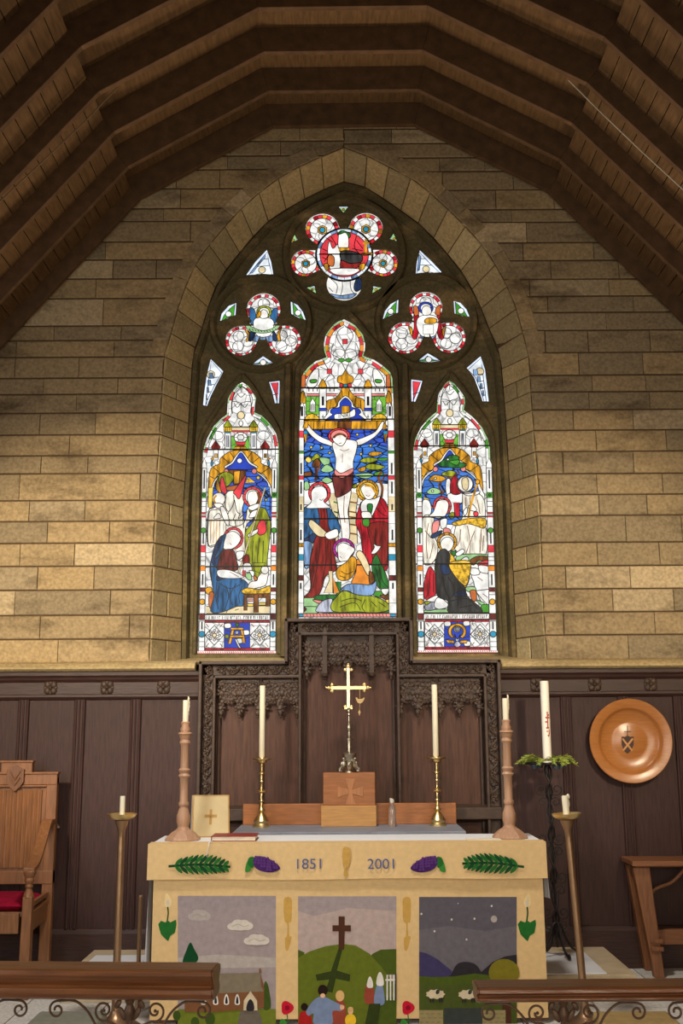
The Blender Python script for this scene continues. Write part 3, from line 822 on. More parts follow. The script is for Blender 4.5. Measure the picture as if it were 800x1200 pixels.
a.p('S', '95,95 118,100 150,140 200,182 270,212 305,228 300,256 255,242 195,220 138,175 104,128')
a.p('S', '632,80 606,92 570,150 500,186 440,210 425,240 480,237 560,190 600,150 632,108')
a.ring('Rb', 328, 182, 74, 54, None, 9, 0.22, 'pink')
a.p('S', '280,238 310,216 345,205 400,205 447,222 440,290 422,350 412,420 308,420 304,330')
a.p('S', '286,210 293,182 325,164 358,170 376,190 368,222 345,248 318,240'); a.l('293,195 310,176 345,170 372,188', 0.014, 'Br'); a.l('325,232 345,226', 0.006, 'Br')
a.l('330,270 360,280 395,268', 0.005, 'Br'); a.l('350,300 348,360', 0.005, 'Br')
a.p('S', '318,575 402,530 398,620 386,690 396,760 398,850 380,890 350,890 345,830 326,700 316,630')
a.l('362,580 358,680 366,760', 0.006, 'Br')
a.p('M', '290,430 350,440 416,410 420,480 402,545 312,592 296,540 284,480'); a.p('pink', '300,405 340,430 415,398 416,425 350,462 300,440')
# figure on the left, blue cloak and red robe
a.p('Rd', '172,650 252,650 268,760 302,870 296,960 312,1060 302,1082 238,1120 212,1200 165,1282 80,1292 72,1270 135,1205 128,1050 158,900 176,780')
for t in ('200,880 190,1000 150,1200', '235,870 240,1000 225,1110', '270,880 275,1000 280,1090', '205,660 210,740', '228,660 232,740', '160,1080 130,1230'): a.l(t, 0.006)
a.p('Bd', '106,650 172,648 192,700 192,780 150,832 100,892 74,884 64,790 84,700'); a.p('Bd', '244,648 290,700 332,780 322,836 262,800 250,720'); a.p('Bi', '75,885 150,836 176,842 150,900 132,890 90,892'); a.p('Bp', '80,890 145,896 134,1000 130,1052 98,1062 86,960')
a.p('cream', '124,758 150,744 240,822 262,848 190,852 132,792'); a.p('S', '240,830 312,802 318,852 262,872 235,852')
a.ring('Rb', 196, 562, 74, 74, None, 11, 0.26); a.p('Wp', '140,560 165,525 215,518 242,545 246,590 224,618 268,660 200,664 108,662 142,620'); a.l('222,600 210,612 196,604', 0.005, 'Br')
# figure on the right, red cloak and gold halo
a.ring('Yo', 517, 547, 74, 74, None, 12, 0.24, 'Yp')
a.p('R', '460,660 482,620 520,665 560,622 602,590 646,640 662,750 656,960 642,1082 560,1042 518,1032 490,1000 470,850 438,760'); a.p('Rd', '522,775 655,765 652,900 640,1050 560,1032 540,900')
for t in ('500,860 505,1000', '570,800 572,1020', '612,790 612,1040', '470,760 480,850', '560,640 610,700 650,720', '600,620 640,690'): a.l(t, 0.006)
a.p('Gd', '512,640 552,638 545,705 522,705'); a.p('Wp', '478,625 510,600 560,602 602,588 562,690 540,725 520,702 480,690 470,660'); a.p('Gd', '514,642 550,640 542,700 524,700'); a.p('S', '480,690 530,690 545,730 500,742 478,720'); a.p('G', '484,742 526,735 526,785 490,782')
a.p('S', '472,532 500,505 545,520 572,558 546,602 510,604 485,572'); a.l('500,512 545,520 570,560', 0.02, 'Yo'); a.l('505,575 520,585 534,578', 0.005, 'Br')
c8()
for m, t in (('Gp', '60,585 160,575 250,560 300,600 200,640 70,640'), ('Gd', '180,560 340,560 280,590 170,590'), ('Gp', '60,640 200,640 180,680 60,680'), ('M', '60,630 110,650 80,680 60,670'), ('pink', '150,590 220,600 190,615'), ('G', '540,540 710,530 710,570 600,575'), ('Br', '600,560 712,560 712,600 640,590'), ('pink', '660,575 710,570 705,620 670,610'), ('Gp', '640,640 712,630 710,680 640,680'), ('Yp', '640,590 690,600 680,640 650,630'), ('Gd', '280,640 350,600 640,640 640,682 280,682')): a.p(m, t)
a.p('Gd', '300,470 340,470 335,560 310,560', False); a.p('cream', '255,400 285,400 285,545 225,545 262,460', False); a.p('O', '285,440 330,540 290,550', False)
a.p('grey', '170,662 212,602 280,584 276,650 292,672 210,674'); a.p('Gd', '575,288 602,340 632,400 662,480 712,525 640,528 595,515 560,450 545,350'); a.l('590,360 620,470 670,520', 0.006); a.l('570,380 595,480', 0.006)
a.p('ol', '360,530 440,555 540,565 612,588 662,625 652,662 560,678 440,670 340,676 280,662 274,620 310,570')
for t in ('340,600 420,580 480,600', '330,640 430,610 470,660', '500,590 480,640 500,670', '540,600 580,640', '590,605 640,640'): a.l(t, 0.006)
a.p('O', '440,330 482,320 502,400 532,440 525,490 412,488 440,400'); a.p('Bp', '338,526 380,488 440,484 540,490 576,460 570,520 540,562 440,556 388,532'); a.l('420,490 425,550', 0.006)
a.p('cream', '440,290 465,262 502,300 532,380 526,432 500,400 470,340'); a.p('Yo', '385,308 436,310 441,380 402,450 340,462 308,430 316,380 350,355'); a.l('340,400 380,420 420,400', 0.006); a.l('330,430 370,445', 0.006); a.p('Br', '528,400 560,430 560,470 530,480')
a.ring('V', 358, 252, 74, 70, None, 10, 0.26); a.p('S', '318,232 350,210 402,230 432,258 402,302 380,332 330,332 318,280'); a.p('Wp', '310,345 380,332 350,356 318,362'); a.l('330,300 345,312', 0.005, 'Br')
a.p('Wp', '540,282 562,242 555,216 580,230 606,236 572,280'); a.p('Wp', '610,520 660,520 640,560 615,545')
a.r('pink', 40, 682, 715, 706); a.r('T', 60, 684, 88, 704); a.r('T', 668, 684, 704, 704)
for x in range(110, 660, 22): a.l([(x, 686), (x+6, 702)], 0.006, 'Br', False)
# side columns of the centre light
for s in (0, 1):
    def col(m, y0, y1, off=0):      # crop-7 rows
        yy0, yy1 = y0, y1
        def xx(y): 
            t = (y+0)/1400
            return (62-14*t, 93-2*t) if s == 0 else (650+10*t, 692+20*t)
        p0, p1 = xx(y0), xx(y1); a.p(m, [(p0[0], y0), (p0[1], y0), (p1[1], y1), (p1[0], y1)], False)
    c7()
    for m, y0, y1 in (('Wp', 76, 150), ('Rb', 150, 195), ('Wp', 195, 285), ('G', 285, 302), ('Wp', 302, 450), ('Rb', 450, 476), ('Wp', 476, 590), ('cream', 590, 690), ('Wp', 690, 770), ('Wp', 770, 900), ('Yo', 900, 925), ('Wp', 925, 975), ('T', 975, 1015), ('Wp', 1015, 1115), ('M', 1115, 1150), ('Wp', 1150, 1300), ('Wp', 1300, 1368)): col(m, y0, y1)
    cx = 76 if s == 0 else 674
    for y0, y1 in ((365, 440), (490, 570), (640, 680), (810, 880), (1165, 1205)):
        sh = -6*(y0/1400) if s == 0 else 14*(y0/1400); a.r('K', cx-6+sh, y0, cx+6+sh, y1, False)
    sgn = 1 if s == 0 else -1; bx = 104 if s == 0 else 636
    a.r('T', bx-14, 152, bx+14, 175); a.p('Yo', [(bx-14, 175), (bx+14, 175), (bx, 240)], False); a.p('Yo', [(bx-20, 130), (bx-10, 100), (bx+16*sgn, 84), (bx+16, 130)], False)
saddle(a, C_LIGHT, (455.4, 492.7, 559, 608.6, 662.7, 719.5))
g = a.build('stained_glass', win); g['label'] = 'tall central stained glass light with a white figure on a cross'

# side lights ------------------------------------------------------
def side_light(P, ox, dx, dy, left):
    a = Art(YG)
    A1 = lambda: a.crop(ox, 440, 6.667, dx, dy)
    B1 = lambda: a.crop(ox, 550, 6.667, 0 if not left else 0, 0)
    C1 = lambda: a.crop(ox, 660, 6.667, 0, 0)
    a.raw('W', offset2(P, 0.03), False); A1()
    head = smooth_pts(P[3:27], 3, False)
    a.border(head, 0.0, 0.012, ['Gp', 'Wp', 'Gp'], 4); a.border(head, 0.012, 0.034, ['Rb', 'Wp', 'G', 'Wp', 'Rb', 'Wp', 'Wp'], 3)
    for t in ('345,205 380,205 415,215 450,205 490,205', '350,300 345,220 370,120 420,85', '495,300 495,220 470,120 424,85', '415,215 415,290', '360,215 385,250 412,220', '470,215 445,250 418,220', '385,140 415,170 450,140', '415,90 415,130', '300,330 250,380 190,450 160,530', '530,330 590,380 640,450 665,530'): a.l(t, 0.006)
    a.p('Wp', '415,300 350,400 480,400', False); a.e('cream', 415, 312, 28, 30); a.r('cream', 340, 404, 490, 432); a.l('345,440 490,440', 0.012, 'Rb', False); a.e('Wp', 415, 375, 16, 22)
    a.r('Gq', 340, 478, 482, 580); a.ring('Wp', 413, 485, 52, 42, None, 6, 0.5, 'Wp'); a.p('Rb', '372,520 452,520 445,546 380,546', False); a.r('Br', 385, 546, 440, 558); a.p('Yo', '358,580 370,556 450,556 468,580', False); a.l('413,556 413,580', 0.006)
    for x in (312, 515):
        a.r('Wp', x-22, 446, x+22, 580); a.r('grey', x-7, 470, x+7, 560); a.r('T', x-24, 436, x+24, 450); a.p('Y', [(x-30, 440), (x-32, 400), (x+32, 400), (x+30, 440)], False); a.p('ol', [(x-30, 402), (x-20, 378), (x, 352), (x+20, 378), (x+30, 402)])
        for d in (-14, 0, 14): a.l([(x+d, 405), (x+d, 438)], 0.005, None, False)
    for x in (218, 603):
        a.l(circ(x+(12 if x < 400 else -12), 470, 46, 34, 20)+[(x+(58 if x < 400 else 34), 470)], 0.005, None, False); a.p('Rd', [(x, 508), (x-34, 560), (x-28, 580), (x+32, 580), (x+36, 560)], False)
        a.r('Wp', x-17, 582, x+20, 660); a.r('Yo', x-6, 612, x+12, 645); s = 1 if x < 400 else -1
        a.p('T', [(x-38*s, 690), (x-28*s, 660), (x-20*s, 690), (x-32*s, 712)]); a.p('Yo', [(x-40*s, 655), (x-20*s, 630), (x-16*s, 665)], False)
    # gold cusped canopy over a white trefoil line and the picture's sky
    a.p('Yo', '415,585 330,595 255,650 250,690 185,725 165,810 160,960 200,960 220,800 300,745 360,690 415,620 470,690 530,745 615,800 640,960 672,960 668,810 645,725 575,690 570,650 500,595')
    for t in ('270,640 330,690', '560,640 500,690', '200,720 260,770', '640,720 570,770', '330,600 370,660', '500,600 460,660', '175,790 215,810'): a.l(t, 0.006)
    a.p('Wp', '415,592 375,630 340,680 285,715 300,745 225,800 185,880 186,1010 655,1010 652,880 605,800 532,745 548,715 492,680 455,630')
    a.p('Bn' if left else 'Bs', '415,604 382,644 352,690 300,724 318,744 240,806 204,880 200,1150 640,1150 632,880 592,806 514,744 532,724 478,690 448,644')
    a.p('B', '415,604 382,644 352,690 300,724 318,736 514,736 532,724 478,690 448,644')
    a.e('pink', 303, 752, 20); a.e('pink', 520, 750, 20)
    if left:
        a.e('Wp', 405, 668, 20)
        B1()
        a.p('Bs', '440,120 640,140 640,420 430,330', False); a.p('Yp', '160,150 200,140 190,300 160,300', False)
        a.p('Br', '310,5 455,12 442,112 360,122 335,60', False); a.p('ol', '236,62 300,20 362,60 320,128 270,130'); a.p('Yo', '360,20 410,15 400,110 360,115', False); a.p('Od', '300,142 400,125 402,160 312,166'); a.p('Y', '470,60 530,105 450,110', False); a.e('Yp', 550, 68, 14); a.e('Yp', 610, 240, 10)
        for t in ('480,150 640,180', '560,280 640,290', '450,190 480,260', '600,150 610,330'): a.l(t, 0.006)
        a.p('Sd', '300,190 365,170 445,215 425,330 455,470 400,520 290,470 270,300'); a.p('Sd', '160,345 200,305 262,300 330,440 440,420 470,300 520,370 450,460 450,700 380,700 280,580 160,600'); a.p('Sd', '165,350 215,318 262,330 300,440 278,560 210,590 160,580')
        for x in (180, 205, 228, 252): a.l([(x, 400), (x-4, 580)], 0.006, 'Yo')
        a.p('Yo', '235,68 250,130 262,190 222,152'); a.p('Rb', '265,58 286,100 306,180 285,192 254,150'); a.p('Rb', '455,48 440,120 404,232 372,202 358,180 400,120')
        for t in ('300,205 292,280 320,332 358,272 360,205', '320,335 310,380 350,400 372,350', '365,240 385,330 410,350', '410,350 395,390 440,350 470,310', '430,380 440,460', '370,400 380,500'): a.l(t, 0.007)
        a.e('S', 243, 235, 50, 50); a.l('225,205 205,235 215,275 195,290', 0.016, 'Yo'); a.p('S', '205,270 260,270 280,300 230,305'); a.p('S', '255,300 285,300 318,370 322,440 300,430 270,370'); a.p('S', '205,380 240,345 262,380 215,390')
        a.p('ol', '478,320 560,298 612,320 646,420 642,520 622,700 612,830 500,830 455,660 448,500 490,440 520,380')
        for t in ('560,540 545,700 560,820', '590,560 585,800', '510,560 500,800', '620,400 600,500', '480,520 470,640'): a.l(t, 0.006)
        a.ring('Rb', 508, 218, 78, 80, None, 11, 0.26, 'Wp'); a.p('S', '465,215 480,180 530,172 552,215 540,260 518,290 490,290 470,255'); a.l('545,180 556,230 548,270 525,292 492,290', 0.018, 'Br'); a.p('Wp', '470,300 550,270 560,295 505,325')
        a.p('Rb', '560,412 602,400 612,490 560,517 538,470'); a.p('S', '470,512 545,468 542,500 482,532'); a.p('Wp', '500,335 545,320 530,370 480,380')
        a.l('604,148 400,812', 0.016, 'cream', False); a.l('609,150 405,814', 0.004, None, False); a.l('599,146 395,810', 0.004, None, False)
        a.p('Wp', '380,650 440,645 430,690 390,710'); a.p('Rd', '430,690 475,670 480,740 440,750'); a.p('Wp', '440,740 490,740 500,800 440,800')
        a.p('Bi', '275,518 222,580 186,700 174,800 205,980 180,1106 262,1116 330,1000 250,800 250,690 290,600')
        a.ring('Rb', 358, 540, 78, 86, None, 11, 0.22, 'Wp'); a.p('S', '270,582 305,505 368,490 416,540 382,602 322,632 282,622'); a.p('Bd', '262,585 275,520 300,515 285,570 270,640 210,700'); a.l('330,580 345,595', 0.005, 'Br')
        a.p('M', '270,640 352,630 378,700 392,785 300,800 238,785 250,700')
        C1()
        a.p('cream', '145,340 640,335 640,396 145,396', False); a.p('Yo', '140,200 185,190 190,240 150,240'); a.p('Od', '170,235 206,240 206,352 170,342'); a.l('330,345 300,390', 0.006); a.l('370,370 400,360', 0.006)
        a.p('Bd', '180,0 192,170 208,250 180,376 262,386 380,342 432,332 442,260 474,180 432,130 330,108 230,140 236,60 205,20')
        for t in ('230,150 220,260 240,360', '300,180 320,260 290,370', '380,160 330,260 350,330', '430,180 400,250 410,320', '250,160 330,200 410,170'): a.l(t, 0.006)
        a.p('Wp', '235,58 332,58 442,108 370,122 250,112'); a.l('330,70 400,110', 0.005, 'Br')
        a.p('Gp', '450,90 490,80 500,130 470,130'); a.p('Wp', '480,60 520,70 510,110'); a.p('Rb', '430,60 452,60 448,110 430,105', False); a.p('ol', '510,0 610,0 560,80 520,60', False)
        a.p('S', '575,80 600,60 632,75 626,112 610,172 560,192 470,206 490,150 540,140 550,110'); a.e('S', 603, 55, 30, 32); a.p('Od', '525,100 545,125 530,140 515,115')
        a.p('Y', '425,215 470,196 560,206 642,180 642,236 540,250 440,240'); a.p('Br', '440,244 642,240 642,272 440,272', False); a.r('Br', 440, 250, 464, 372); a.r('Br', 516, 250, 552, 388); a.r('Br', 612, 260, 642, 340); a.r('Yp', 470, 318, 512, 340); a.r('Yp', 558, 310, 608, 330); a.r('pink', 472, 282, 510, 300)
    else:
        B1()
        for m, t in (('Gd', '250,-30 300,-75 350,-110 420,-95 410,-60 470,-40 440,-10 330,-15'), ('Yo', '180,80 230,45 312,68 280,98 200,92'), ('Gp', '165,178 210,145 272,165 262,192 190,196'), ('ol', '280,40 340,10 400,30 350,60'), ('G', '340,-60 420,-70 400,-30')): a.p(m, t)
        for t in ('280,100 260,130 290,200', '400,30 350,70 320,60', '420,40 400,0', '270,190 300,170'): a.l(t, 0.014, 'Br')
        for x, y in ((232, 72), (210, 172), (330, -75)): a.e('Wp', x, y, 9)
        a.p('Yp', '135,220 180,230 210,300 200,330', False); a.p('Wp', '320,80 350,90 345,205 325,210 312,150'); a.p('Wp', '330,195 440,190 442,262 350,262'); a.p('R', '375,60 402,60 406,150 432,185 390,202 352,180 350,110'); a.p('R', '376,262 420,262 422,378 388,378', False); a.p('Wp', '350,260 376,262 385,378 340,378', False); a.p('ol', '340,350 375,340 378,380 345,384')
        a.p('Sd', '445,192 500,180 562,190 612,240 622,380 602,420 632,480 626,662 500,672 378,620 390,450 442,380')
        for t in ('480,440 500,560 470,660', '540,480 510,560 500,660', '590,470 580,650', '430,470 420,560 400,600', '500,220 505,300', '560,240 580,350', '470,220 470,290', '610,520 600,640'): a.l(t, 0.006, 'Br')
        a.p('Y', '363,420 480,388 620,388 612,462 540,440 480,428 400,442'); a.p('Wp', '490,290 520,275 552,310 545,330 500,320'); a.p('Wp', '450,330 478,300 480,340 460,365'); a.p('Rb', '530,340 560,335 565,360 540,375')
        a.ring('Wp', 465, 118, 66, 66, None, 1, 0.1, 'S'); a.p('cream', '440,80 480,70 492,120 478,165 445,150'); a.p('Wp', '438,180 480,195 575,170 560,200 480,208')
        a.l('562,100 505,290 480,432', 0.018, 'Yo', False); a.e('Yo', 560, 100, 18, 18)
        a.p('Wp', '133,250 180,245 200,300 195,350 160,380 133,372'); a.p('Sd', '133,385 222,385 205,480 252,600 222,720 140,725'); a.l('180,420 160,540 170,700', 0.006, 'Br'); a.l('215,580 190,700', 0.006, 'Br'); a.l('150,480 200,540', 0.006)
        a.ring('Rb', 285, 290, 72, 76, None, 10, 0.24, 'Wp'); a.p('S', '230,300 250,252 310,242 336,282 312,362 260,385 180,372 212,340'); a.p('pink', '213,420 262,405 252,480 208,512'); a.p('Bi', '204,512 282,480 270,512 210,542'); a.p('Wp', '270,400 322,390 312,460 278,462'); a.p('pink', '300,462 342,470 352,500 298,497')
        a.p('Gp', '420,670 632,668 632,720 540,740 460,750 395,720'); a.p('Gd', '350,650 390,640 385,680 355,675')
        a.p('Br', '497,720 555,682 640,684 640,715 570,715 530,752'); a.p('Rb', '568,730 640,712 640,752 566,752'); a.p('Wp', '390,660 442,625 458,650 410,682'); a.p('Wp', '418,722 470,685 492,712 430,744')
        a.ring('Yo', 322, 572, 78, 76, None, 10, 0.26, 'Wp'); a.p('S', '270,580 300,540 345,535 375,580 345,640 290,630'); a.p('cream', '280,638 325,650 296,700 262,805 222,860 225,800 236,700'); a.p('Y', '330,658 372,680 412,760 500,758 495,860 470,920 440,915 380,840 340,760')
        C1()
        a.p('Wp', '520,90 645,88 652,332 600,322 550,220 530,150'); a.l('530,220 650,205', 0.007, None, False); a.l('530,160 560,240 640,330', 0.006); a.p('Wp', '500,40 570,50 572,90 512,92'); a.p('Wp', '570,20 645,30 645,80 580,70')
        for t in ('560,110 600,140', '600,240 640,270'): a.l(t, 0.006, 'Br')
        for m, t in (('Gp', '470,190 540,190 542,230 480,222'), ('Od', '500,222 545,216 552,290 520,294'), ('Gp', '545,290 610,310 600,335'), ('G', '590,330 655,330 655,385 600,385'), ('Gp', '150,370 350,360 350,386 150,386'), ('grey', '150,330 220,300 230,360 160,370'), ('ol', '150,300 200,300 160,330')): a.p(m, t)
        a.p('R', '190,30 216,60 240,120 232,250 150,282 145,150 170,60'); a.l('190,60 185,200 160,270', 0.006); a.l('215,80 215,230', 0.006)
        a.p('Wp', '165,290 250,250 242,300 190,302'); a.p('Wp', '250,270 312,300 332,340 260,362 220,332')
        a.p('K', '240,-50 300,-110 345,-60 342,0 382,100 460,190 482,260 592,360 560,390 340,390 330,300 250,262 234,150'); a.p('Bi', '270,20 330,20 345,80 290,90'); a.p('Bi', '380,240 450,215 475,258 390,262')
        for t in ('330,110 380,200 360,270', '290,110 310,220 350,280', '340,300 480,280 560,360', '400,140 440,210', '420,350 520,330'): a.l(t, 0.007)
        a.p('Y', '340,0 500,-10 492,120 470,176 440,166 380,100')
    # foot of the light: inscription, diamond quarries, blue letter panel
    C1(); x0, x1, y0 = (135, 642, 400) if left else (148, 655, 392)
    b = y0-400
    a.r('Wp', x0, 405+b, x1, 446+b)
    rr_ = random.Random(5 if left else 6); x = x0+8
    while x < x1-14:
        w_ = rr_.choice((8, 10, 13)); k = rr_.random(); m = 'M' if rr_.random() < 0.7 else 'lead'
        a.r(m, x, 414+b, x+4, 440+b, False)
        if k > .3: a.r(m, x, 414+b+(0 if k < .6 else 20), x+w_, 420+b+(0 if k < .6 else 20), False)
        if k > .5: a.r(m, x+w_-4, 414+b, x+w_, 440+b, False)
        x += w_+(5 if rr_.random() < .8 else 14)
    a.r('R', x0, 452+b, x1, 467+b); a.r('R', x0, 665+b, x1, 682+b)
    xa, xb = x0+152, x0+352
    for p0, p1 in ((x0, xa), (xb, x1)):
        a.r('W', p0, 468+b, p1, 665+b); cx, cy = (p0+p1)/2, 566+b; hx, hy = (p1-p0)/2-4, 78
        a.l([(cx-hx, cy), (cx, cy-hy), (cx+hx, cy), (cx, cy+hy), (cx-hx, cy)], 0.008, None, False)
        for k in range(8):
            an = k*math.pi/4; a.l([(cx, cy), (cx+32*math.cos(an)+8*math.cos(an+1), cy+38*math.sin(an))], 0.005, 'Br')
            a.e('Wp', cx+40*math.cos(an), cy+36*math.sin(an), 9, 9, True, 8)
        a.e('cream', cx, cy, 16)
        for q in ((-1, -1), (1, -1), (-1, 1), (1, 1)): a.l([(cx+q[0]*hx*.9, cy+q[1]*90), (cx+q[0]*hx*.6, cy+q[1]*62)], 0.006, 'Br', False)
    a.r('B', xa, 468+b, xb, 665+b); mx = (xa+xb)/2
    for q in ((xa+28, 492+b), (xb-30, 545+b), (mx+18, 610+b)) if left else ((xa+24, 485+b), (xb-28, 482+b), (xb-22, 640+b)): a.p('Wp', [(q[0]-24, q[1]-14), (q[0]+20, q[1]-18), (q[0]+24, q[1]+14), (q[0]-18, q[1]+18)])
    for q in ('%g,%g %g,%g' % (xa, 520+b, xa+50, 540+b), '%g,%g %g,%g' % (xb-60, 600+b, xb, 580+b), '%g,%g %g,%g' % (mx, 468+b, mx, 500+b), '%g,%g %g,%g' % (xa, 610+b, xa+40, 600+b)): a.l(q, 0.006)
    if left:
        a.e('ol', xa+22, 575+b, 16); a.e('Gd', mx+2, 485+b, 14)
        a.p('Yo', [(mx-38, 512), (mx-18, 512), (mx-46, 632), (mx-70, 632)], False); a.p('Yo', [(mx+26, 512), (mx+46, 512), (mx+70, 626), (mx+44, 626)], False); a.p('Yo', [(mx-50, 506), (mx+52, 506), (mx+48, 524), (mx-44, 524)], False); a.p('Yo', [(mx-48, 566), (mx+50, 566), (mx+52, 584), (mx-52, 584)], False); a.e('grey', mx, 545, 14)
        a.p('Wp', [(mx-14, 600), (mx, 600), (mx+22, 650), (mx+34, 662), (mx+14, 660)])
    else:
        cy = 545+b; n = 22
        oo = [(mx+72*math.cos(R(130+280*i/n)), cy-66*math.sin(R(-50+280*i/n))) for i in range(n+1)]
        A0 = [(mx+70*math.cos(R(-55+290*i/n)), cy-64*math.sin(R(-55+290*i/n))) for i in range(n+1)]; B0 = [(mx+46*math.cos(R(-60+300*i/n)), cy-44*math.sin(R(-60+300*i/n))) for i in range(n, -1, -1)]
        a.p('Yo', A0+B0, False)
        a.p('Yo', [(mx+26, 606), (mx+80, 604), (mx+74, 628), (mx+22, 628)], False); a.p('Yo', [(mx-26, 606), (mx-84, 602), (mx-74, 628), (mx-22, 628)], False)
        a.ring('Wp', mx, 520, 26, 24, None, 1, .3, 'grey'); a.p('Wp', [(mx-20, 555), (mx, 600), (mx+24, 560), (mx+6, 618), (mx-8, 615)]); a.p('grey', [(mx-24, 640), (mx, 610), (mx+30, 640), (mx, 660)])
    xq0, xq1 = (78, 692) if left else (92, 722)
    a.r('pink', xq0, 684+b, xq1, 712+b); a.r('Wp', xq0, 690+b, xq1, 704+b, False)
    for x in range(xq0+10, xq1-10, 17): a.l([(x, 692+b), (x+5, 704+b)], 0.006, 'Rb', False)
    # column borders down both sides, measured in crop rows from the light's spring
    B1()
    def colx(y, s):
        t = y/1540.0
        if left: return (118-30*t, 152-18*t) if s == 0 else (658-18*t+2, 700-12*t)
        return (82+14*t, 122+24*t) if s == 0 else (624+32*t, 668+44*t)
    rows = [('Wp', 0, 190), ('G', 190, 232), ('Wp', 232, 345), ('Rb', 345, 358), ('Wp', 358, 370), ('Rb', 370, 384), ('Wp', 384, 600), ('Rb', 600, 655), ('Wp', 655, 755), ('O', 760, 800), ('Wp', 800, 930), ('M', 930, 962), ('Wp', 962, 1130), ('M', 1130, 1180), ('Wp', 1190, 1420), ('Wp', 1180, 1190)]
    for s in (0, 1):
        for m, ya, yb in rows:
            p0, p1 = colx(ya, s), colx(yb, s); a.p(m, [(p0[0], ya), (p0[1], ya), (p1[1], yb), (p1[0], yb)], False)
        for y, m, r_ in ((485, 'G', 20), (1040, 'Yo', 22), (1292, 'T', 24), (210, 'Gd', 10)):
            p0 = colx(y, s); a.e(m, (p0[0]+p0[1])/2, y, r_, r_)
        for ya, yb in ((15, 160), (505, 590), (825, 910), (1195, 1255)):
            p0 = colx(ya, s); p1 = colx(yb, s); c0, c1 = (p0[0]+p0[1])/2, (p1[0]+p1[1])/2; a.p('K', [(c0-6, ya), (c0+6, ya), (c1+6, yb), (c1-6, yb)], False, False)
        for ya in (260, 300, 690, 720, 985, 1350, 1390):
            p0 = colx(ya, s); a.l([(p0[0], ya), (p0[1], ya)], 0.005, None, False)
        p0 = colx(0, s); a.p('Wp', [(p0[0], 0), (p0[0], -30), ((p0[0]+p0[1])/2, -75), (p0[1], -30), (p0[1], 0)], False)
    saddle(a, P, (440+580/6.667+(dy/6.667), 550+398/6.667-(0 if left else 2.5), 550+758/6.667-(0 if left else 1.5), 660+397/6.667))
    g = a.build('stained_glass', win)
    g['label'] = 'left stained glass light with a seated blue robed figure and a child' if left else 'right stained glass light with a kneeling dark robed figure'
side_light(L_LIGHT, 220, 0, 0, True)
side_light(R_LIGHT, 475, -70, -18, False)

# tracery glass ----------------------------------------------------
def disc(a, m, c, k=1.0, lead=True): return a.raw(m, circ(c[0], c[1], c[2]*k, None, 28), lead)
def beads(a, c, k0, k1, cols, n=18, a0=0.0):
    for i in range(n):
        t0, t1 = a0+2*math.pi*i/n, a0+2*math.pi*(i+1)/n
        P = [(c[0]+c[2]*k*math.cos(t), c[1]+c[2]*k*math.sin(t)) for k, t in ((k0, t0), (k0, (t0+t1)/2), (k0, t1), (k1, t1), (k1, (t0+t1)/2), (k1, t0))]
        a.raw(cols[i % len(cols)], P, True, 0.005)
a = Art(YG, lw=0.007)
a.raw('Wp', offset2(TOPH, 0.02), False)
for i, c in enumerate(TOPF[:4]):
    disc(a, 'W', c, 1.02, False); beads(a, c, 0.97, 0.74, ['Rb', 'R', 'Wp', 'Rb', 'Yo'], 20); disc(a, 'W', c, 0.74)
    for k in range(3):
        t = k*2.09+i; a.rib(smooth_pts([(c[0], c[1]), (c[0]+c[2]*.45*math.cos(t), c[1]+c[2]*.45*math.sin(t)), (c[0]+c[2]*.72*math.cos(t+.5), c[1]+c[2]*.72*math.sin(t+.5))], 4, False), 0.005, False, 'lead')
    a.raw('Yo', [(c[0]+c[2]*.3*math.cos(t), c[1]+c[2]*.3*math.sin(t)) for t in (0.5, 1.5, 2.6, 3.6, 4.7, 5.7)]); disc(a, 'T', c, 0.17)
c = TOPF[4]; disc(a, 'Wp', c, 1.02); a.crop(300, 220, 4)
for t in ('350,430 380,460 375,500', '400,420 405,470 395,510', '440,425 445,480 470,505', '340,470 360,490'): a.l(t, 0.006)
a.p('Bi', '470,430 490,430 495,470 470,490 458,470'); a.p('Bp', '345,500 400,508 470,498 440,522 385,522')
a.raw('lead', circ(TOPC[0], TOPC[1], TOPC[2]*1.035, None, 36), False); disc(a, 'Wp', TOPC, 0.97); beads(a, TOPC, 0.97, 0.86, ['pane', 'Bp', 'pane'], 24); disc(a, 'Rb', TOPC, 0.86)
for t in ('330,240 360,260', '310,290 340,310 320,350', '350,230 380,280', '470,250 500,290', '450,290 500,300', '470,230 460,280 480,310', '310,330 350,350'): a.l(t, 0.007)
a.p('Wp', '335,300 345,255 360,290 390,270 392,390 350,395'); a.p('S', '385,240 392,215 420,210 432,235 430,290 388,290'); a.p('Gd', '380,225 400,205 440,220 436,240 420,215 395,222'); a.p('Yo', '388,285 436,285 436,302 388,302', False); a.p('K', '395,305 440,300 495,320 490,355 440,358 400,345'); a.p('Rd', '400,345 440,360 490,356 470,380 400,382'); a.p('Od', '340,320 365,330 362,372 335,362')
a.l('514,245 512,310', 0.022, 'Yo', False); a.l('500,265 530,265', 0.018, 'Yo', False); a.p('Yo', '495,310 545,308 545,320 495,322', False); a.p('Yo', '485,365 510,360 505,385 485,392'); a.p('Yo', '318,365 335,360 340,385 328,392'); a.p('Wp', '350,385 480,385 450,412 375,412')
a.l('295,316 535,316', 0.012, None, False)
g = a.build('stained_glass', win); g['label'] = 'stained glass of the topmost round tracery light, red roundel with five lobes'
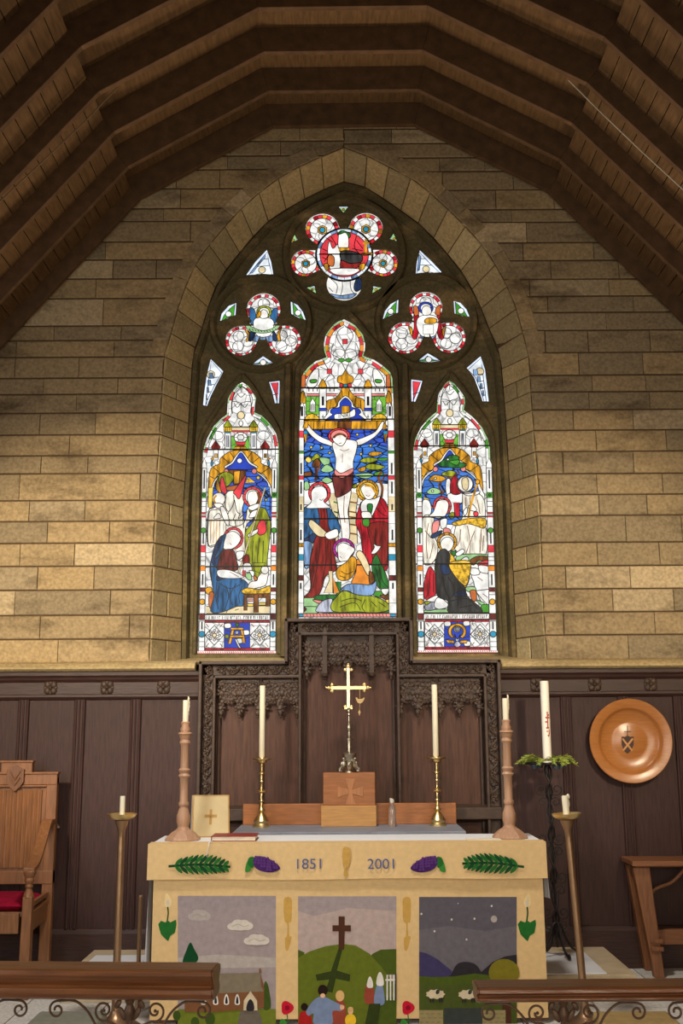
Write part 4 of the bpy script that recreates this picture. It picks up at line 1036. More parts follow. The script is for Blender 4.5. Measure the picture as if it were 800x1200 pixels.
for side, Fs, Cc_, Hh, P5 in ((-1, LF, LC, LH, (220, 320, 5)), (1, RF, RC, RH, (430, 320, 5))):
    a = Art(YG, lw=0.006); a.raw('Wp', offset2(Hh, 0.02), False)
    for i, c in enumerate(Fs):
        disc(a, 'W', c, 1.02, False); beads(a, c, 0.98, 0.80, ['Rb', 'Wp', 'R', 'Rb', 'Wp'], 25); disc(a, 'W', c, 0.8)
        for k in range(3):
            t = 1.57+k*2.094+(0.5 if i else 0); q = (c[0]+c[2]*.38*math.cos(t), c[1]+c[2]*.38*math.sin(t), c[2]*.34); disc(a, 'W', q)
    disc(a, 'Wp', Cc_, 1.0, False); a.crop(*P5)
    dx = 0 if side < 0 else -97
    dy = 0 if side < 0 else -14
    a.dx, a.dy = dx, dy
    if side < 0:
        a.p('Bd', '360,215 385,210 400,250 395,300 368,295'); a.p('Bd', '525,215 500,215 485,250 490,295 520,290'); a.p('Bp', '380,372 500,372 490,405 395,405')
        a.p('Yo', '335,335 360,350 365,390 340,405 350,370'); a.p('Yo', '550,320 530,350 520,390 545,400 540,360'); a.p('Bi', '370,340 395,360 375,400 355,395'); a.p('Bi', '500,340 520,370 525,400 500,395')
        a.p('Wp', '395,270 450,262 495,275 505,310 480,370 410,372 385,310'); a.ring('ol', 447, 232, 44, 38, None, 1, .3, 'Wp'); a.p('S', '425,240 440,218 465,228 468,262 430,268'); a.p('Yo', '402,250 420,225 430,245 410,268')
        a.p('Gp', '345,305 400,330 445,340 500,325 535,295 538,318 500,345 445,355 390,350 345,328')
        for x in range(360, 530, 17): a.l([(x, 322+18*math.sin((x-345)/190*3.14)), (x+7, 335+14*math.sin((x-345)/190*3.14))], 0.006, 'lead', False)
    else:
        a.p('R', '370,260 395,250 405,330 385,400 362,395 372,330'); a.p('R', '530,260 510,250 500,330 520,400 545,395 530,330'); a.p('Od', '368,215 390,212 400,255 375,265'); a.p('Od', '525,210 505,215 495,255 522,262'); a.p('Yo', '340,330 362,345 358,390'); a.p('Yo', '555,330 535,350 545,390'); a.p('Bp', '410,380 490,380 480,402 420,402')
        a.p('Wp', '400,275 450,262 505,275 515,320 490,385 415,385 385,320'); a.ring('B', 440, 222, 44, 36, None, 1, .3, 'Wp'); a.p('S', '418,228 440,208 468,222 468,258 425,262'); a.p('Yo', '435,290 470,278 505,290 490,312 440,312'); a.r('Wp', 425, 320, 485, 375)
    g = a.build('stained_glass', win); g['label'] = 'stained glass of the left trefoil, winged figure in white holding a green scroll' if side < 0 else 'stained glass of the right trefoil, winged figure in white with a blue halo'
glass('halo', (214, 226, 248), 'plain', 1.15); MATS['halo'] = MATS['glass_halo']
a = Art(YG, lw=0.006)
for k, P in MINI.items():
    a.raw('halo', offset2(P, 0.02), False)
    Q = offset2(P, -0.014 if k[0] != 'q' else -0.006); ce = (sum(p[0] for p in P)/len(P), sum(p[1] for p in P)/len(P))
    m = {'t': 'G', 'b': 'pane', 'r': 'Rb', 's': 'pane', 'q': 'Gp'}[k[0]]
    a.raw(m, Q)
    if k[0] == 't':
        a.raw('Wp', circ(ce[0], ce[1], 0.026, None, 12))
    elif k[0] == 's':
        a.raw('cream', circ(ce[0], ce[1]-0.025, 0.03, None, 12))
        for s in (0.3, 0.6): a.rib([(Q[0][0]+(Q[2][0]-Q[0][0])*s, Q[0][1]+(Q[2][1]-Q[0][1])*s), (Q[0][0]+(Q[4][0]-Q[0][0])*s, Q[0][1]+(Q[4][1]-Q[0][1])*s)], 0.006, False, 'lead')
        a.raw('Bp', [(Q[0][0]*(1-t)+Q[4][0]*t, Q[0][1]*(1-t)+Q[4][1]*t) for t in (.1, .9)]+[(Q[0][0]*(1-t)+Q[4][0]*t+0.018*(1 if k == 's1' else 1), Q[0][1]*(1-t)+Q[4][1]*t) for t in (.85, .2)])
    elif k[0] == 'b':
        zs = [p[1] for p in P]; z0, z1 = min(zs), max(zs)
        a.raw('cream', circ(ce[0]+(0.0), z1-(z1-z0)*0.32, 0.034, None, 12))
        for t in (.15, .3, .45, .6): 
            z = z0+(z1-z0)*t; xs = []
            for p, q in zip(Q, Q[1:]+Q[:1]):
                if (p[1]-z)*(q[1]-z) < 0: xs.append(p[0]+(q[0]-p[0])*(z-p[1])/(q[1]-p[1]))
            if len(xs) >= 2: a.rib([(min(xs), z), (max(xs), z+0.012)], 0.006, False, 'lead'); a.raw('Bp', [(min(xs), z), (min(xs)+(max(xs)-min(xs))*.5, z), (min(xs)+(max(xs)-min(xs))*.4, z+0.05), (min(xs), z+0.05)])
    elif k[0] == 'q': a.raw('Yo', circ(ce[0], ce[1], 0.011, None, 8)); 
    else:
        zm = ce[1]-0.02; a.rib([(min(p[0] for p in Q), zm), (max(p[0] for p in Q), zm+0.02)], 0.006, False, 'lead')
g = a.build('stained_glass', win); g['label'] = 'small glass slips between the tracery bars, pale blue, green and red'
# ------------------------------------------------------------------ reredos
rnd = random.Random(11)
YR = -0.20; YPN = -0.115
def leaf(mb, x, y, z, s, ang, lobes=5):
    """one carved leaf: lobed, domed"""
    mb.ball((x, y, z), (s*0.42, s*0.30, s*0.55), 7, 5, Matrix.Rotation(ang, 3, 'Y'))
    for k in range(lobes):
        a = ang+(k-(lobes-1)/2)*0.95
        mb.ball((x+math.sin(a)*s*0.62, y+s*0.05, z+math.cos(a)*s*0.62), (s*0.24, s*0.2, s*0.42), 6, 4, Matrix.Rotation(a, 3, 'Y'))
def vine(mb, p0, p1, w, y):
    d = Vector((p1[0]-p0[0], p1[1]-p0[1])); L_ = d.length; d.normalize(); nrm = Vector((-d.y, d.x)); per = w*2.1; n = max(1, round(L_/per*2))
    pts = []
    for i in range(n*8+1):
        t = i/(n*8); s = math.sin(t*n*math.pi)*w*0.36
        pts.append((p0[0]+d.x*L_*t+nrm.x*s, y-0.006-0.006*math.cos(t*n*math.pi*2), p0[1]+d.y*L_*t+nrm.y*s))
    mb.tube(pts, 0.0075, 6)
    base = math.atan2(d.x, d.y)
    for i in range(n):
        t = (i+0.5)/n; sg = -1 if i % 2 == 0 else 1
        c = Vector(p0)+d*(L_*t)+nrm*(sg*w*0.08)
        leaf(mb, c.x, y-0.008, c.y, w*0.42, base+sg*1.2+rnd.uniform(-.3, .3))
        e = Vector(p0)+d*(L_*(t+0.22/n))+nrm*(sg*w*0.34); leaf(mb, e.x, y-0.004, e.y, w*0.2, base+sg*2.4, 3)
        # tendril curl
        q = Vector(p0)+d*(L_*(t-0.3/n))+nrm*(-sg*w*0.3)
        mb.tube([(q.x+w*0.12*math.cos(k*.8)*(1-k*.1), y-0.006, q.y+w*0.12*math.sin(k*.8)*(1-k*.1)) for k in range(8)], 0.004, 5)
rx0, rx1, rx2, rx3 = X(233.5, 774, YR), X(333.5, 740, YR), X(483.5, 740, YR), X(585.5, 774, YR)
zA, zB = Z(408, 774, YR), Z(408, 724.5, YR); zb = 0.16
rere = thing('carved_reredos', 'dark carved oak reredos with stepped top and vine border behind the brass cross', 'reredos', ((rx0+rx3)/2, YR, zb))
m = MB(); m.box(rx0, rx3, YPN+0.005, -0.057, zb, zA-0.01); m.box(rx1, rx2, YPN+0.005, -0.057, zA-0.02, zB-0.01); m.build('backing', M_PANELD, rere)
pad = MATS.get('reredos_panel') or wood('reredos_panel', (76, 48, 35), 0.55, 0.3, (22, 22, 2.2), 0.3)
bw = 0.125                                # width of the carved border
ix0, ix3 = rx0+bw, rx3-bw; iz = zA-bw; ix1, ix2 = rx1+bw, rx2-bw; izB = zB-bw
mulL, mulR = X(305, 850, YR), X(513, 850, YR)
for a, b, t in ((ix0, mulL, iz), (mulL, ix1, iz), (ix1, ix2, izB), (ix2, mulR, iz), (mulR, ix3, iz)):
    m = MB(); m.box(a, b, YPN, YPN+0.02, zb+0.02, t); m.build('panel', pad, rere)
    for s in (0, 1):
        pass
fm = MB()
def bar(x0, x1, z0, z1, yf, yb=YPN+0.01): fm.box(min(x0, x1), max(x0, x1), yf, yb, min(z0, z1), max(z0, z1))
o = 0.026
bar(rx0, rx0+o, zb, zA, YR-0.03); bar(rx3-o, rx3, zb, zA, YR-0.03)
bar(rx0, rx1+o, zA-o, zA, YR-0.03); bar(rx2-o, rx3, zA-o, zA, YR-0.03)
bar(rx1, rx1+o, zA-o, zB, YR-0.03); bar(rx2-o, rx2, zA-o, zB, YR-0.03); bar(rx1, rx2, zB-o, zB, YR-0.03)
i = 0.022
bar(ix0-i, ix0, zb, iz+i, YR-0.01); bar(ix3, ix3+i, zb, iz+i, YR-0.01); bar(ix0-i, ix1, iz, iz+i, YR-0.01); bar(ix2, ix3+i, iz, iz+i, YR-0.01)
bar(ix1-i, ix1, zb, izB+i, YR-0.012); bar(ix2, ix2+i, zb, izB+i, YR-0.012); bar(ix1-i, ix2+i, izB, izB+i, YR-0.012)
# sunk ground of the carved band
g0 = YR+0.03
bar(rx0+o, ix0-i, zb, zA-o, g0); bar(ix3+i, rx3-o, zb, zA-o, g0); bar(rx0+o, rx1+o, iz+i, zA-o, g0); bar(rx2-o, rx3-o, iz+i, zA-o, g0)
bar(rx1+o, ix1-i, iz-0.0, zB-o, g0); bar(ix2+i, rx2-o, iz, zB-o, g0); bar(rx1+o, rx2-o, izB+i, zB-o, g0)
fm.build('frame', M_CARVE, rere, bevel=0.006)
for x, t in ((mulL, iz), (mulR, iz)):
    m = MB(); m.box(x-0.014, x+0.014, YPN-0.035, YPN+0.01, zb, t+0.005); m.tube([(x, YPN-0.04, zb), (x, YPN-0.04, t)], 0.011, 8); m.build('mullion', M_CARVE, rere, True)
for x, t in ((ix0+0.02, iz), (ix3-0.02, iz), (ix1+0.02, izB), (ix2-0.02, izB)):
    m = MB(); m.tube([(x, YPN-0.02, zb), (x, YPN-0.02, t)], 0.012, 8); m.build('shaft', M_CARVE, rere, True)
m = MB(); m.prism_x([(YPN, 1.13), (YR-0.02, 1.11), (YR-0.02, 1.03), (YPN, 1.0)], rx0+0.01, rx3-0.01); m.build('base_moulding', M_CARVE, rere, bevel=0.004)
hw = (bw-o-i)
cxL = rx0+o+hw/2; cxR = rx3-o-hw/2; czA = zA-o-hw/2; czB = zB-o-hw/2; cx1 = rx1+o+hw/2; cx2 = rx2-o-hw/2
for p0, p1 in (((cxL, 1.14), (cxL, zA-o)), ((cxR, 1.14), (cxR, zA-o)), ((ix0, czA), (cx1-hw*.2, czA)), ((cx2+hw*.2, czA), (ix3, czA)), ((cx1, iz-0.01), (cx1, zB-o)), ((cx2, iz-0.01), (cx2, zB-o)), ((ix1, czB), (ix2, czB))):
    m = MB(); vine(m, p0, p1, hw, g0-0.004); m.build('carved_vine_border', M_CARVE, rere, True)
def canopy(x0, x1, zt_, h, y, arches):
    m = MB(); w = x1-x0; aw = w/arches
    m.box(x0, x1, y-0.012, y+0.012, zt_-0.018, zt_)
    for k in range(arches):
        a = x0+k*aw; c = a+aw/2
        for s in (-1, 1):      # cusped half arch
            pts = [(c+s*aw*0.5*u, zt_-h*v) for u, v in ((1.0, 0.95), (0.9, 0.78), (0.76, 0.66), (0.55, 0.62), (0.36, 0.67), (0.2, 0.74), (0.08, 0.68), (0.0, 0.5))]
            m.tube([(p[0], y-0.004, p[1]) for p in smooth_pts(pts, 3, False)], 0.0075, 6)
            pts = [(c+s*aw*0.5*u, zt_-h*v) for u, v in ((1.0, 0.5), (0.8, 0.25), (0.6, 0.15), (0.5, 0.05))]
            m.tube([(p[0], y, p[1]) for p in smooth_pts(pts, 3, False)], 0.006, 6)
            for u, v, sz in ((0.86, 0.4, .16), (0.62, 0.3, .15), (0.4, 0.18, .13), (0.2, 0.2, .1), (0.75, 0.12, .13), (0.95, 0.14, .12), (0.5, 0.44, .12), (0.78, 0.66, .14), (0.94, 0.86, .15), (0.6, 0.56, .12), (0.33, 0.4, .13), (0.16, 0.6, .13), (0.05, 0.36, .12), (0.3, 0.58, .11), (0.08, 0.14, .12)):
                leaf(m, c+s*aw*0.5*u, y-0.008+rnd.uniform(-.004, .004), zt_-h*v, h*sz*rnd.uniform(1.0, 1.35), rnd.uniform(-2, 2))
        m.ball((c, y-0.006, zt_-h*0.42), (0.012, 0.012, 0.02)); 
    for k in range(arches+1):
        x = x0+k*aw+(0.008 if k == 0 else (-0.008 if k == arches else 0))
        m.ball((x, y-0.006, zt_-h*1.02), (0.016, 0.014, 0.026)); m.ball((x, y-0.006, zt_-h*1.14), (0.009, 0.009, 0.012))
    return m
hC = mpp(815, YPN)*37
yC = YPN-0.04
for a, b in ((ix0+0.03, mulL-0.016), (mulL+0.016, ix1-0.025), (ix2+0.025, mulR-0.016), (mulR+0.016, ix3-0.03)):
    canopy(a, b, iz-0.012, hC, yC, 2).build('tracery_canopy', M_CARVE, rere, True)
pL, pR = X(380.5, 760, YPN-0.06), X(435, 760, YPN-0.06)
zc = izB-0.035
for a, b, n in ((ix1+0.03, pL, 1), (pL, pR, 2), (pR, ix2-0.03, 1)): canopy(a, b, zc, hC*1.05, yC, n).build('tracery_canopy', M_CARVE, rere, True)
for a, b in ((ix1+.01, pL-.02), (pL+.02, pR-.02), (pR+.02, ix2-.01)):
    m = MB(); m.prism([(a, izB), (b, izB), (b, zc-0.005), (a, zc-0.02)] if a < 0 else [(a, izB), (b, izB), (b, zc-0.02), (a, zc-0.005)], YPN-0.02, YPN-0.005); m.build('sunk_rail', M_CARVE, rere)
for x in (pL, pR):
    m = MB(); zt_ = Z(408, 729, YPN-.07); zl_ = Z(408, 792, YPN-.07)
    m.box(x-0.017, x+0.017, YPN-0.085, YPN, zl_+0.02, zt_-0.06); m.lathe([(0.0, 0.0), (0.026, 0.01), (0.030, 0.022), (0.018, 0.036)], (x, YPN-0.06, zl_-0.012), 10)
    m.lathe([(0.026, 0), (0.024, 0.012), (0.012, 0.05), (0.004, 0.085), (0.0, 0.09)], (x, YPN-0.06, zt_-0.075), 8)
    for k in range(4): leaf(m, x+(0.02 if k % 2 else -0.02), YPN-0.09, zt_-0.06+k//2*0.03, 0.014, 0, 3)
    m.build('pendant_post', M_CARVE, rere, True)

# ------------------------------------------------------------------ old stone altar with its grey slab
ZSL = 1.008
sx0, sx1 = X(272, 975, -0.88), X(546, 974.5, -0.88)
alt = thing('stone_altar', 'low grey stone altar slab in front of the carved reredos carrying the cross', 'altar', ((sx0+sx1)/2, -0.6, 0.152))
m = MB(); m.box(sx0, sx1, -0.88, -0.27, ZSL-0.045, ZSL); m.build('slab', mat('grey_slab', (136, 138, 146), 0.6, 0, 0.12, 9), alt, bevel=0.004)
m = MB(); m.box(sx0+0.05, sx1-0.05, -0.84, -0.27, 0.152, ZSL-0.045); m.build('base', M_TANST, alt, bevel=0.006)
# wooden boards and blocks on it
def block(name, u0, u1, v0, v1, yf, d, z0, m_, label, cat, be=0.004):
    x0, x1 = X(u0, (v0+v1)/2, yf), X(u1, (v0+v1)/2, yf); zt_ = Z((u0+u1)/2, v0, yf)
    b = MB(); b.box(x0, x1, yf, yf+d, z0, zt_); o = b.build(name, m_, bevel=be, origin=((x0+x1)/2, yf, z0)); tag(o, label, cat); return o, x0, x1, zt_
block('gradine_board', 284.5, 534.5, 941.5, 968, -0.33, 0.035, ZSL, M_HONEY, 'long low honey coloured wooden board standing on edge behind the brass candlesticks', 'board')
o, bx0, bx1, bz = block('wooden_block', 376, 441, 944, 969, -0.50, 0.16, ZSL, wood('pale_oak', (190, 138, 76), 0.5, 0.15, (2.5, 20, 20)), 'lower pale oak block supporting the carved cross pedestal', 'block')
ped = thing('cross_pedestal', 'orange brown wooden pedestal carved with a flared cross, under the brass cross', 'pedestal', ((bx0+bx1)/2, -0.48, bz))
px0, px1, pz = X(378.5, 925, -0.49), X(439.5, 925, -0.49), Z(408, 905.5, -0.49)
m = MB(); m.box(px0, px1, -0.49, -0.35, bz, pz); m.build('block', M_HONEY, ped, bevel=0.004)
pcx, pcz, ph = X(410.5, 928, -0.49), Z(410.5, 928, -0.49), mpp(928, -.49)*15
def pattee(cx, cz, r, wi, wo):
    P = []
    for k in range(4):
        a = k*math.pi/2; ca, sa = math.cos(a), math.sin(a)
        for (d, w) in ((wi, -wi), (r, -wo), (r, wo), ): 
            P.append((cx+d*ca-w*sa, cz+d*sa+w*ca))
    return P
m = MB(); m.prism(pattee(pcx, pcz, ph, ph*0.14, ph*0.42), -0.494, -0.488); m.build('carved_cross', M_HONEYV, ped, bevel=0.003)
# ------------------------------------------------------------------ brass cross
YX = -0.42
cr0 = thing('altar_cross', 'tall brass altar cross with trefoil ends on the wooden pedestal', 'cross', (X(409, 904, YX), YX, pz))
k8 = mpp(850, YX)/8.0
def prof(t, k, y0): return [(r*k, (y0-y)*k) for r, y in parse(t)]
cxx = X(409, 880, YX)
p = prof('0,1075 50,1075 50,1066 34,1050 44,1020 40,990 46,960 58,935 68,915 72,905 50,895 20,885 16,870 24,840 16,820 30,775 30,768 14,758 22,735 14,715 14,700 22,690 26,670 20,640 12,620 10,560 18,550 12,535 20,515 16,500 22,490 12,480 12,470 0,470', k8, 1075)
m = MB(); m.lathe(p, (cxx, YX, pz), 20); m.build('stem', M_SILV, cr0, True)
m = MB()
for q in range(4):
    a = q*math.pi/2+math.pi/4
    pts = [(cxx+math.cos(a)*r, YX+math.sin(a)*r, pz+z) for r, z in ((0.03, 0.085), (0.05, 0.075), (0.052, 0.05), (0.07, 0.036), (0.092, 0.020), (0.082, 0.0135))]
    m.tube(smooth_pts(pts, 3, False), [0.008]*1+[0.011]*15, 7) if False else m.tube(smooth_pts(pts, 3, False), 0.012, 7)
    m.ball((cxx+math.cos(a)*0.088, YX+math.sin(a)*0.088, pz+0.014), 0.014)
    a2 = q*math.pi/2
    m.ball((cxx+math.cos(a2)*0.05, YX+math.sin(a2)*0.05, pz+0.055), (0.012, 0.012, 0.02)); m.ball((cxx+math.cos(a)*0.055, YX+math.sin(a)*0.055, pz+0.095), (0.01, 0.01, 0.008))
m.build('foot', M_SILV, cr0, True)
zc0, zc1 = pz+(1075-480)*k8, Z(409, 783, YX); zcx = Z(409, 806, YX); hx = k8*165
xc = X(408, 806, YX)
m = MB(); m.box(xc-k8*17, xc+k8*17, YX-0.008, YX+0.008, zc0-0.004, zc1); m.build('upright', M_SILV, cr0, bevel=0.003)
m = MB(); m.box(xc-hx, xc+hx, YX-0.011, YX+0.011, zcx-k8*15, zcx+k8*15)
def trefoil(cx, cz, ax, az):
    for d in (-1, 1): m.ball((cx-ax*0.012+az*d*0.022, YX, cz-az*0.012+ax*d*0.022), (0.014, 0.010, 0.014))
    m.ball((cx+ax*0.012, YX, cz+az*0.012), (0.015, 0.010, 0.015)); m.ball((cx+ax*.03, YX, cz+az*.03), (0.007, 0.006, 0.007))
trefoil(xc-hx-0.002, zcx, -1, 0); trefoil(xc+hx+0.002, zcx, 1, 0); trefoil(xc, zc1, 0, 1)
for d in (-1, 1): m.ball((xc+d*0.022, YX, zc0+0.005), (0.014, 0.010, 0.012))
m.box(xc-0.028, xc+0.028, YX-0.01, YX+0.01, zc0-0.012, zc0+0.0); m.build('crossbar', M_BRASS, cr0, True)
# little pendant hanging from the right arm
xp = X(421.5, 820, YX-.015); yp = YX-0.015
m = MB(); zt_ = zcx+0.012; z1 = Z(421, 818, yp); z2 = Z(421, 825, yp); z3 = Z(421, 838.5, yp)
m.tube([(xp, yp, zt_), (xp, yp, z1)], 0.0016, 5)
b = [(-40, 12), (-28, 14), (-18, 0), (20, 0), (34, 10), (46, 12), (40, -8), (24, -32), (4, -44), (-18, -38), (-32, -14)]
m.prism([(xp+q[0]*k8, z1+(q[1]-8)*k8) for q in b], yp-0.003, yp+0.003); m.tube([(xp-0.001, yp, z2), (xp-0.004, yp, z3+0.02)], 0.0016, 5)
m.prism([(xp-0.004-0.009, z3+0.024), (xp-0.004, z3+0.04), (xp-0.004+0.009, z3+0.024), (xp-0.004, z3-0.004)], yp-0.003, yp+0.003)
tag(m.build('hanging_ornament', mat('straw_palm', (206, 172, 112), 0.6), bevel=0.001, origin=(xp, yp, zt_)), 'small straw coloured bird shaped ornament hanging from the right arm of the brass cross', 'ornament')

# ------------------------------------------------------------------ brass candlesticks with tall candles
YC = -0.47
kC = mpp(930, YC)/5.714
cp = prof('0,1018 56,1018 57,1004 48,994 52,978 40,958 28,940 14,925 27,911 14,897 10,880 10,858 17,851 10,843 9,802 33,792 34,785 12,777 9,768 9,732 15,723 9,714 9,682 22,675 22,667 10,660 12,612 30,601 34,587 62,580 63,572 50,574 24,578 20,570 0,570', kC, 1018)
xL, xR = X(306, 968, YC), X(513, 968, YC)
bc = thing('brass_candlestick', 'turned brass candlestick with drip pan on the grey slab left of the cross', 'candlestick', (xL, YC, ZSL), 'brass altar candlesticks')
z = lambda y: ZSL+(1018-y)*kC
def sub(lo, hi): return [(r, h) for r, h in cp if (1018-lo)*kC-1e-6 <= h <= (1018-hi)*kC+1e-6]
m = MB(); m.lathe(sub(1018, 925), (xL, YC, ZSL), 24); m.build('foot', M_BRASS, bc, True)
m = MB(); m.lathe(sub(925, 601), (xL, YC, ZSL), 20); m.build('stem', M_BRASS, bc, True)
m = MB(); m.lathe(sub(612, 570), (xL, YC, ZSL), 28); m.build('drip_pan', M_BRASS, bc, True)
dup(bc, (xR-xL, 0, 0), 'turned brass candlestick with drip pan on the grey slab right of the cross', 'brass altar candlesticks')
zcb = z(570); hcan = Z(306, 803.5, YC)-zcb
cd = thing('candle', 'tall ivory candle in the brass candlestick left of the cross', 'candle', (xL, YC, zcb), 'tall altar candles')
rC = mpp(850, YC)*3.3
m = MB(); m.lathe([(rC*0.8, 0), (rC, 0.012), (rC, hcan-0.004), (rC*0.9, hcan), (rC*0.3, hcan-0.003), (0, hcan-0.004)], (xL, YC, zcb), 20); m.build('wax', M_WAX, cd, True)
m = MB(); m.tube([(xL, YC, zcb+hcan-0.006), (xL+0.001, YC, zcb+hcan+0.006)], 0.0015, 5); m.build('wick', M_WICK, cd)
dup(cd, (xR-xL-0.004, 0, 0), 'tall ivory candle in the brass candlestick right of the cross', 'tall altar candles')
# bottle
xb, yb = X(459.5, 965, -0.5), -0.5
kb = mpp(950, yb)
bt = thing('cruet_bottle', 'small clear glass bottle with pale cap on the slab right of the pedestal', 'bottle', (xb, yb, ZSL))
GM, nt, b_, N_, L__ = nodes('clear_glass'); b_.inputs['Base Color'].default_value = (0.80, 0.78, 0.72, 1); b_.inputs['Transmission Weight'].default_value = 0.85; b_.inputs['Roughness'].default_value = 0.08; b_.inputs['IOR'].default_value = 1.45
m = MB(); m.lathe([(0, 0), (4.2*kb, 0), (4.4*kb, 1*kb), (4.4*kb, 19*kb), (3.8*kb, 22*kb), (2.0*kb, 24*kb), (1.9*kb, 27*kb), (0, 27*kb)], (xb, yb, ZSL), 18); m.build('body', GM, bt, True)
m = MB(); m.lathe([(0, 0), (2.6*kb, 0), (2.6*kb, 3*kb), (1.2*kb, 4.5*kb), (0, 4.5*kb)], (xb, yb, ZSL+27*kb), 14); m.lathe([(0, 0), (1.4*kb, 0), (1.4*kb, 2*kb), (0, 2*kb)], (xb-1.4*kb, yb, ZSL+30*kb), 8); m.build('cap', mat('pale_cap', (206, 198, 180), 0.4), bt, True)

# ------------------------------------------------------------------ front altar, linen, frontal
YF = -1.49; YB = -0.97; ZT = 1.0
ax0, ax1 = X(176, 1000, YF), X(637, 998, YF)
at_ = thing('wooden_altar_table', 'wooden altar table hidden under white linen and the embroidered frontal', 'altar', ((ax0+ax1)/2, (YF+YB)/2, 0))
m = MB(); m.box(ax0+.01, ax1-.01, YF+.012, YB-.012, ZT-0.05, ZT-0.006); m.build('table_top', M_CHAIR, at_)
for x in (ax0+.07, ax1-.07):
    for y in (YF+.08, YB-.07):
        m = MB(); m.box(x-.035, x+.035, y-.035, y+.035, 0, ZT-.05); m.build('leg', M_CHAIR, at_)
# linen: top sheet with falls at both ends
def sheet(P, m_, name, th=0.004): pass
m = MB(); n = 40
m.box(ax0, ax1, YF, YB, ZT-0.005, ZT)
for s, xe in ((-1, ax0), (1, ax1)):
    drop = 0.72 if s < 0 else 0.32
    k = 26; rows = 8; vs = []
    for j in range(rows+1):
        for i in range(k+1):
            y = YF+(YB-YF)*i/k; zz = ZT-0.002-drop*j/rows
            wv = 0.012*math.sin(i*0.9+s)*(j/rows)+0.012*(j/rows)
            if j == 0: wv = 0
            vs.append((xe+s*(0.003+wv), y, zz))
    m.add(vs, [(j*(k+1)+i, j*(k+1)+i+1, (j+1)*(k+1)+i+1, (j+1)*(k+1)+i) for j in range(rows) for i in range(k)])
tag(m.build('altar_cloth', M_LINEN, smooth=False, origin=((ax0+ax1)/2, (YF+YB)/2, ZT)), 'white linen cloth covering the front altar and hanging at its ends', 'cloth')
def fabric(nm, c, var=0.06):
    m = mat(nm, c, 0.95, 0, var, 30, 0.5, 420, (1, 1, 1), 0.1); return m
F_CR = fabric('cream_cloth', (218, 184, 130)); F_CR2 = fabric('cream_band', (220, 186, 132))
for nm, c in (('f_green', (40, 104, 44)), ('f_dkgreen', (22, 70, 38)), ('f_leaf', (62, 130, 54)), ('f_purple', (92, 54, 118)), ('f_purpled', (72, 40, 98)), ('f_blue', (84, 96, 140)), ('f_gold', (198, 156, 80)), ('f_sky', (158, 144, 142)), ('f_skyd', (153, 139, 139)), ('f_pinksky', (178, 158, 150)), ('f_night', (104, 99, 104)), ('f_nightd', (92, 87, 94)), ('f_cloud', (206, 196, 182)), ('f_cloud2', (174, 163, 155)),
              ('f_hill', (98, 108, 34)), ('f_hilld', (74, 88, 30)), ('f_lawn', (110, 120, 40)), ('f_bush', (64, 82, 30)), ('f_roof', (128, 116, 96)), ('f_brick', (124, 82, 52)), ('f_stone', (206, 188, 156)), ('f_path', (110, 100, 88)), ('f_brown', (78, 48, 34)), ('f_shadow', (52, 62, 26)), ('f_jumper', (120, 136, 166)), ('f_rust', (150, 70, 52)), ('f_redt', (168, 36, 34)), ('f_yellow', (232, 190, 50)), ('f_hair', (40, 28, 24)), ('f_blond', (212, 172, 112)), ('f_rose', (196, 28, 52)), ('f_rosed', (140, 16, 36)), ('f_white', (222, 216, 204)), ('f_navy', (64, 58, 92)), ('f_dk', (48, 44, 48)), ('f_olive', (122, 112, 34)), ('f_wall', (150, 136, 92)), ('f_skin', (226, 178, 140)), ('f_meadow', (74, 84, 36)), ('f_flame', (228, 202, 146)), ('f_gate', (60, 64, 60))): fabric(nm, c, 0.1)
YFR = YF-0.008
fz0, fz1 = 0.03, Z(408, 1028, YFR)+0.02
fx0, fx1 = X(179, 1060, YFR), X(637, 1060, YFR)
fr_ = thing('altar_frontal', 'cream altar frontal with three embroidered landscape pictures hanging on the front altar', 'altar frontal', ((fx0+fx1)/2, YFR, fz0))
m = MB(); nx = 60; nz = 12; vs = []
def wav(x, z): return 0.0015*math.sin(x*9+1)+0.001*math.sin(x*23+z*4)
m.box(fx0, fx1, YFR, YFR+0.006, fz0, fz1)
m.build('ground_cloth', F_CR, fr_)
YA = YFR-0.001
def art(): return Art(YA, 0.00025, None)
def embroider(a, name, par, label=None):
    o = a.build(name, par)
    if label: o['label'] = label
    return o
# left picture: church under a cloudy sky
a = art(); a.crop(200, 1040, 3.637)
a.r('f_sky', 30, 36, 448, 660); a.p('f_skyd', '30,36 448,36 448,90 300,80 150,110 30,80', False); a.p('f_cloud2', '30,300 200,285 448,300 448,340 30,345', False)
for cx, cy, w in ((122, 118, 1.0), (296, 160, 1.15), (366, 222, 1.15)): [a.e('f_cloud' if cx > 200 else 'f_cloud2', cx+dx*w, cy+dy, rx*w, ry) for dx, dy, rx, ry in ((-26, 6, 22, 16), (26, 4, 22, 18), (0, 8, 40, 15), (-8, -8, 22, 16), (14, -6, 20, 17))]; a.l([(cx-30*w, cy+6), (cx-8*w, cy-4), (cx+12*w, cy+6), (cx+32*w, cy)], 0.004, 'f_cloud2' if cx > 200 else 'f_sky')
p1 = embroider(a, 'church_picture', fr_, 'left embroidered picture of a church under a cloudy sky')
a = art(); a.n = 10; a.crop(200, 1040, 3.637)
a.p('f_lawn', '30,520 200,512 448,518 448,660 30,660', False); a.p('f_path', '300,520 372,520 392,660 290,660'); a.p('f_dkgreen', '52,322 66,270 84,234 100,262 118,300 100,322'); a.p('f_bush', '395,515 396,430 404,398 418,430 426,510')
for x, y, s in ((26, 545, 22), (104, 575, 24), (168, 560, 28)): a.e('f_bush', x, y, s*.75, s)
embroider(a, 'churchyard', p1)
a = art(); a.n = 24; a.crop(200, 1040, 3.637)
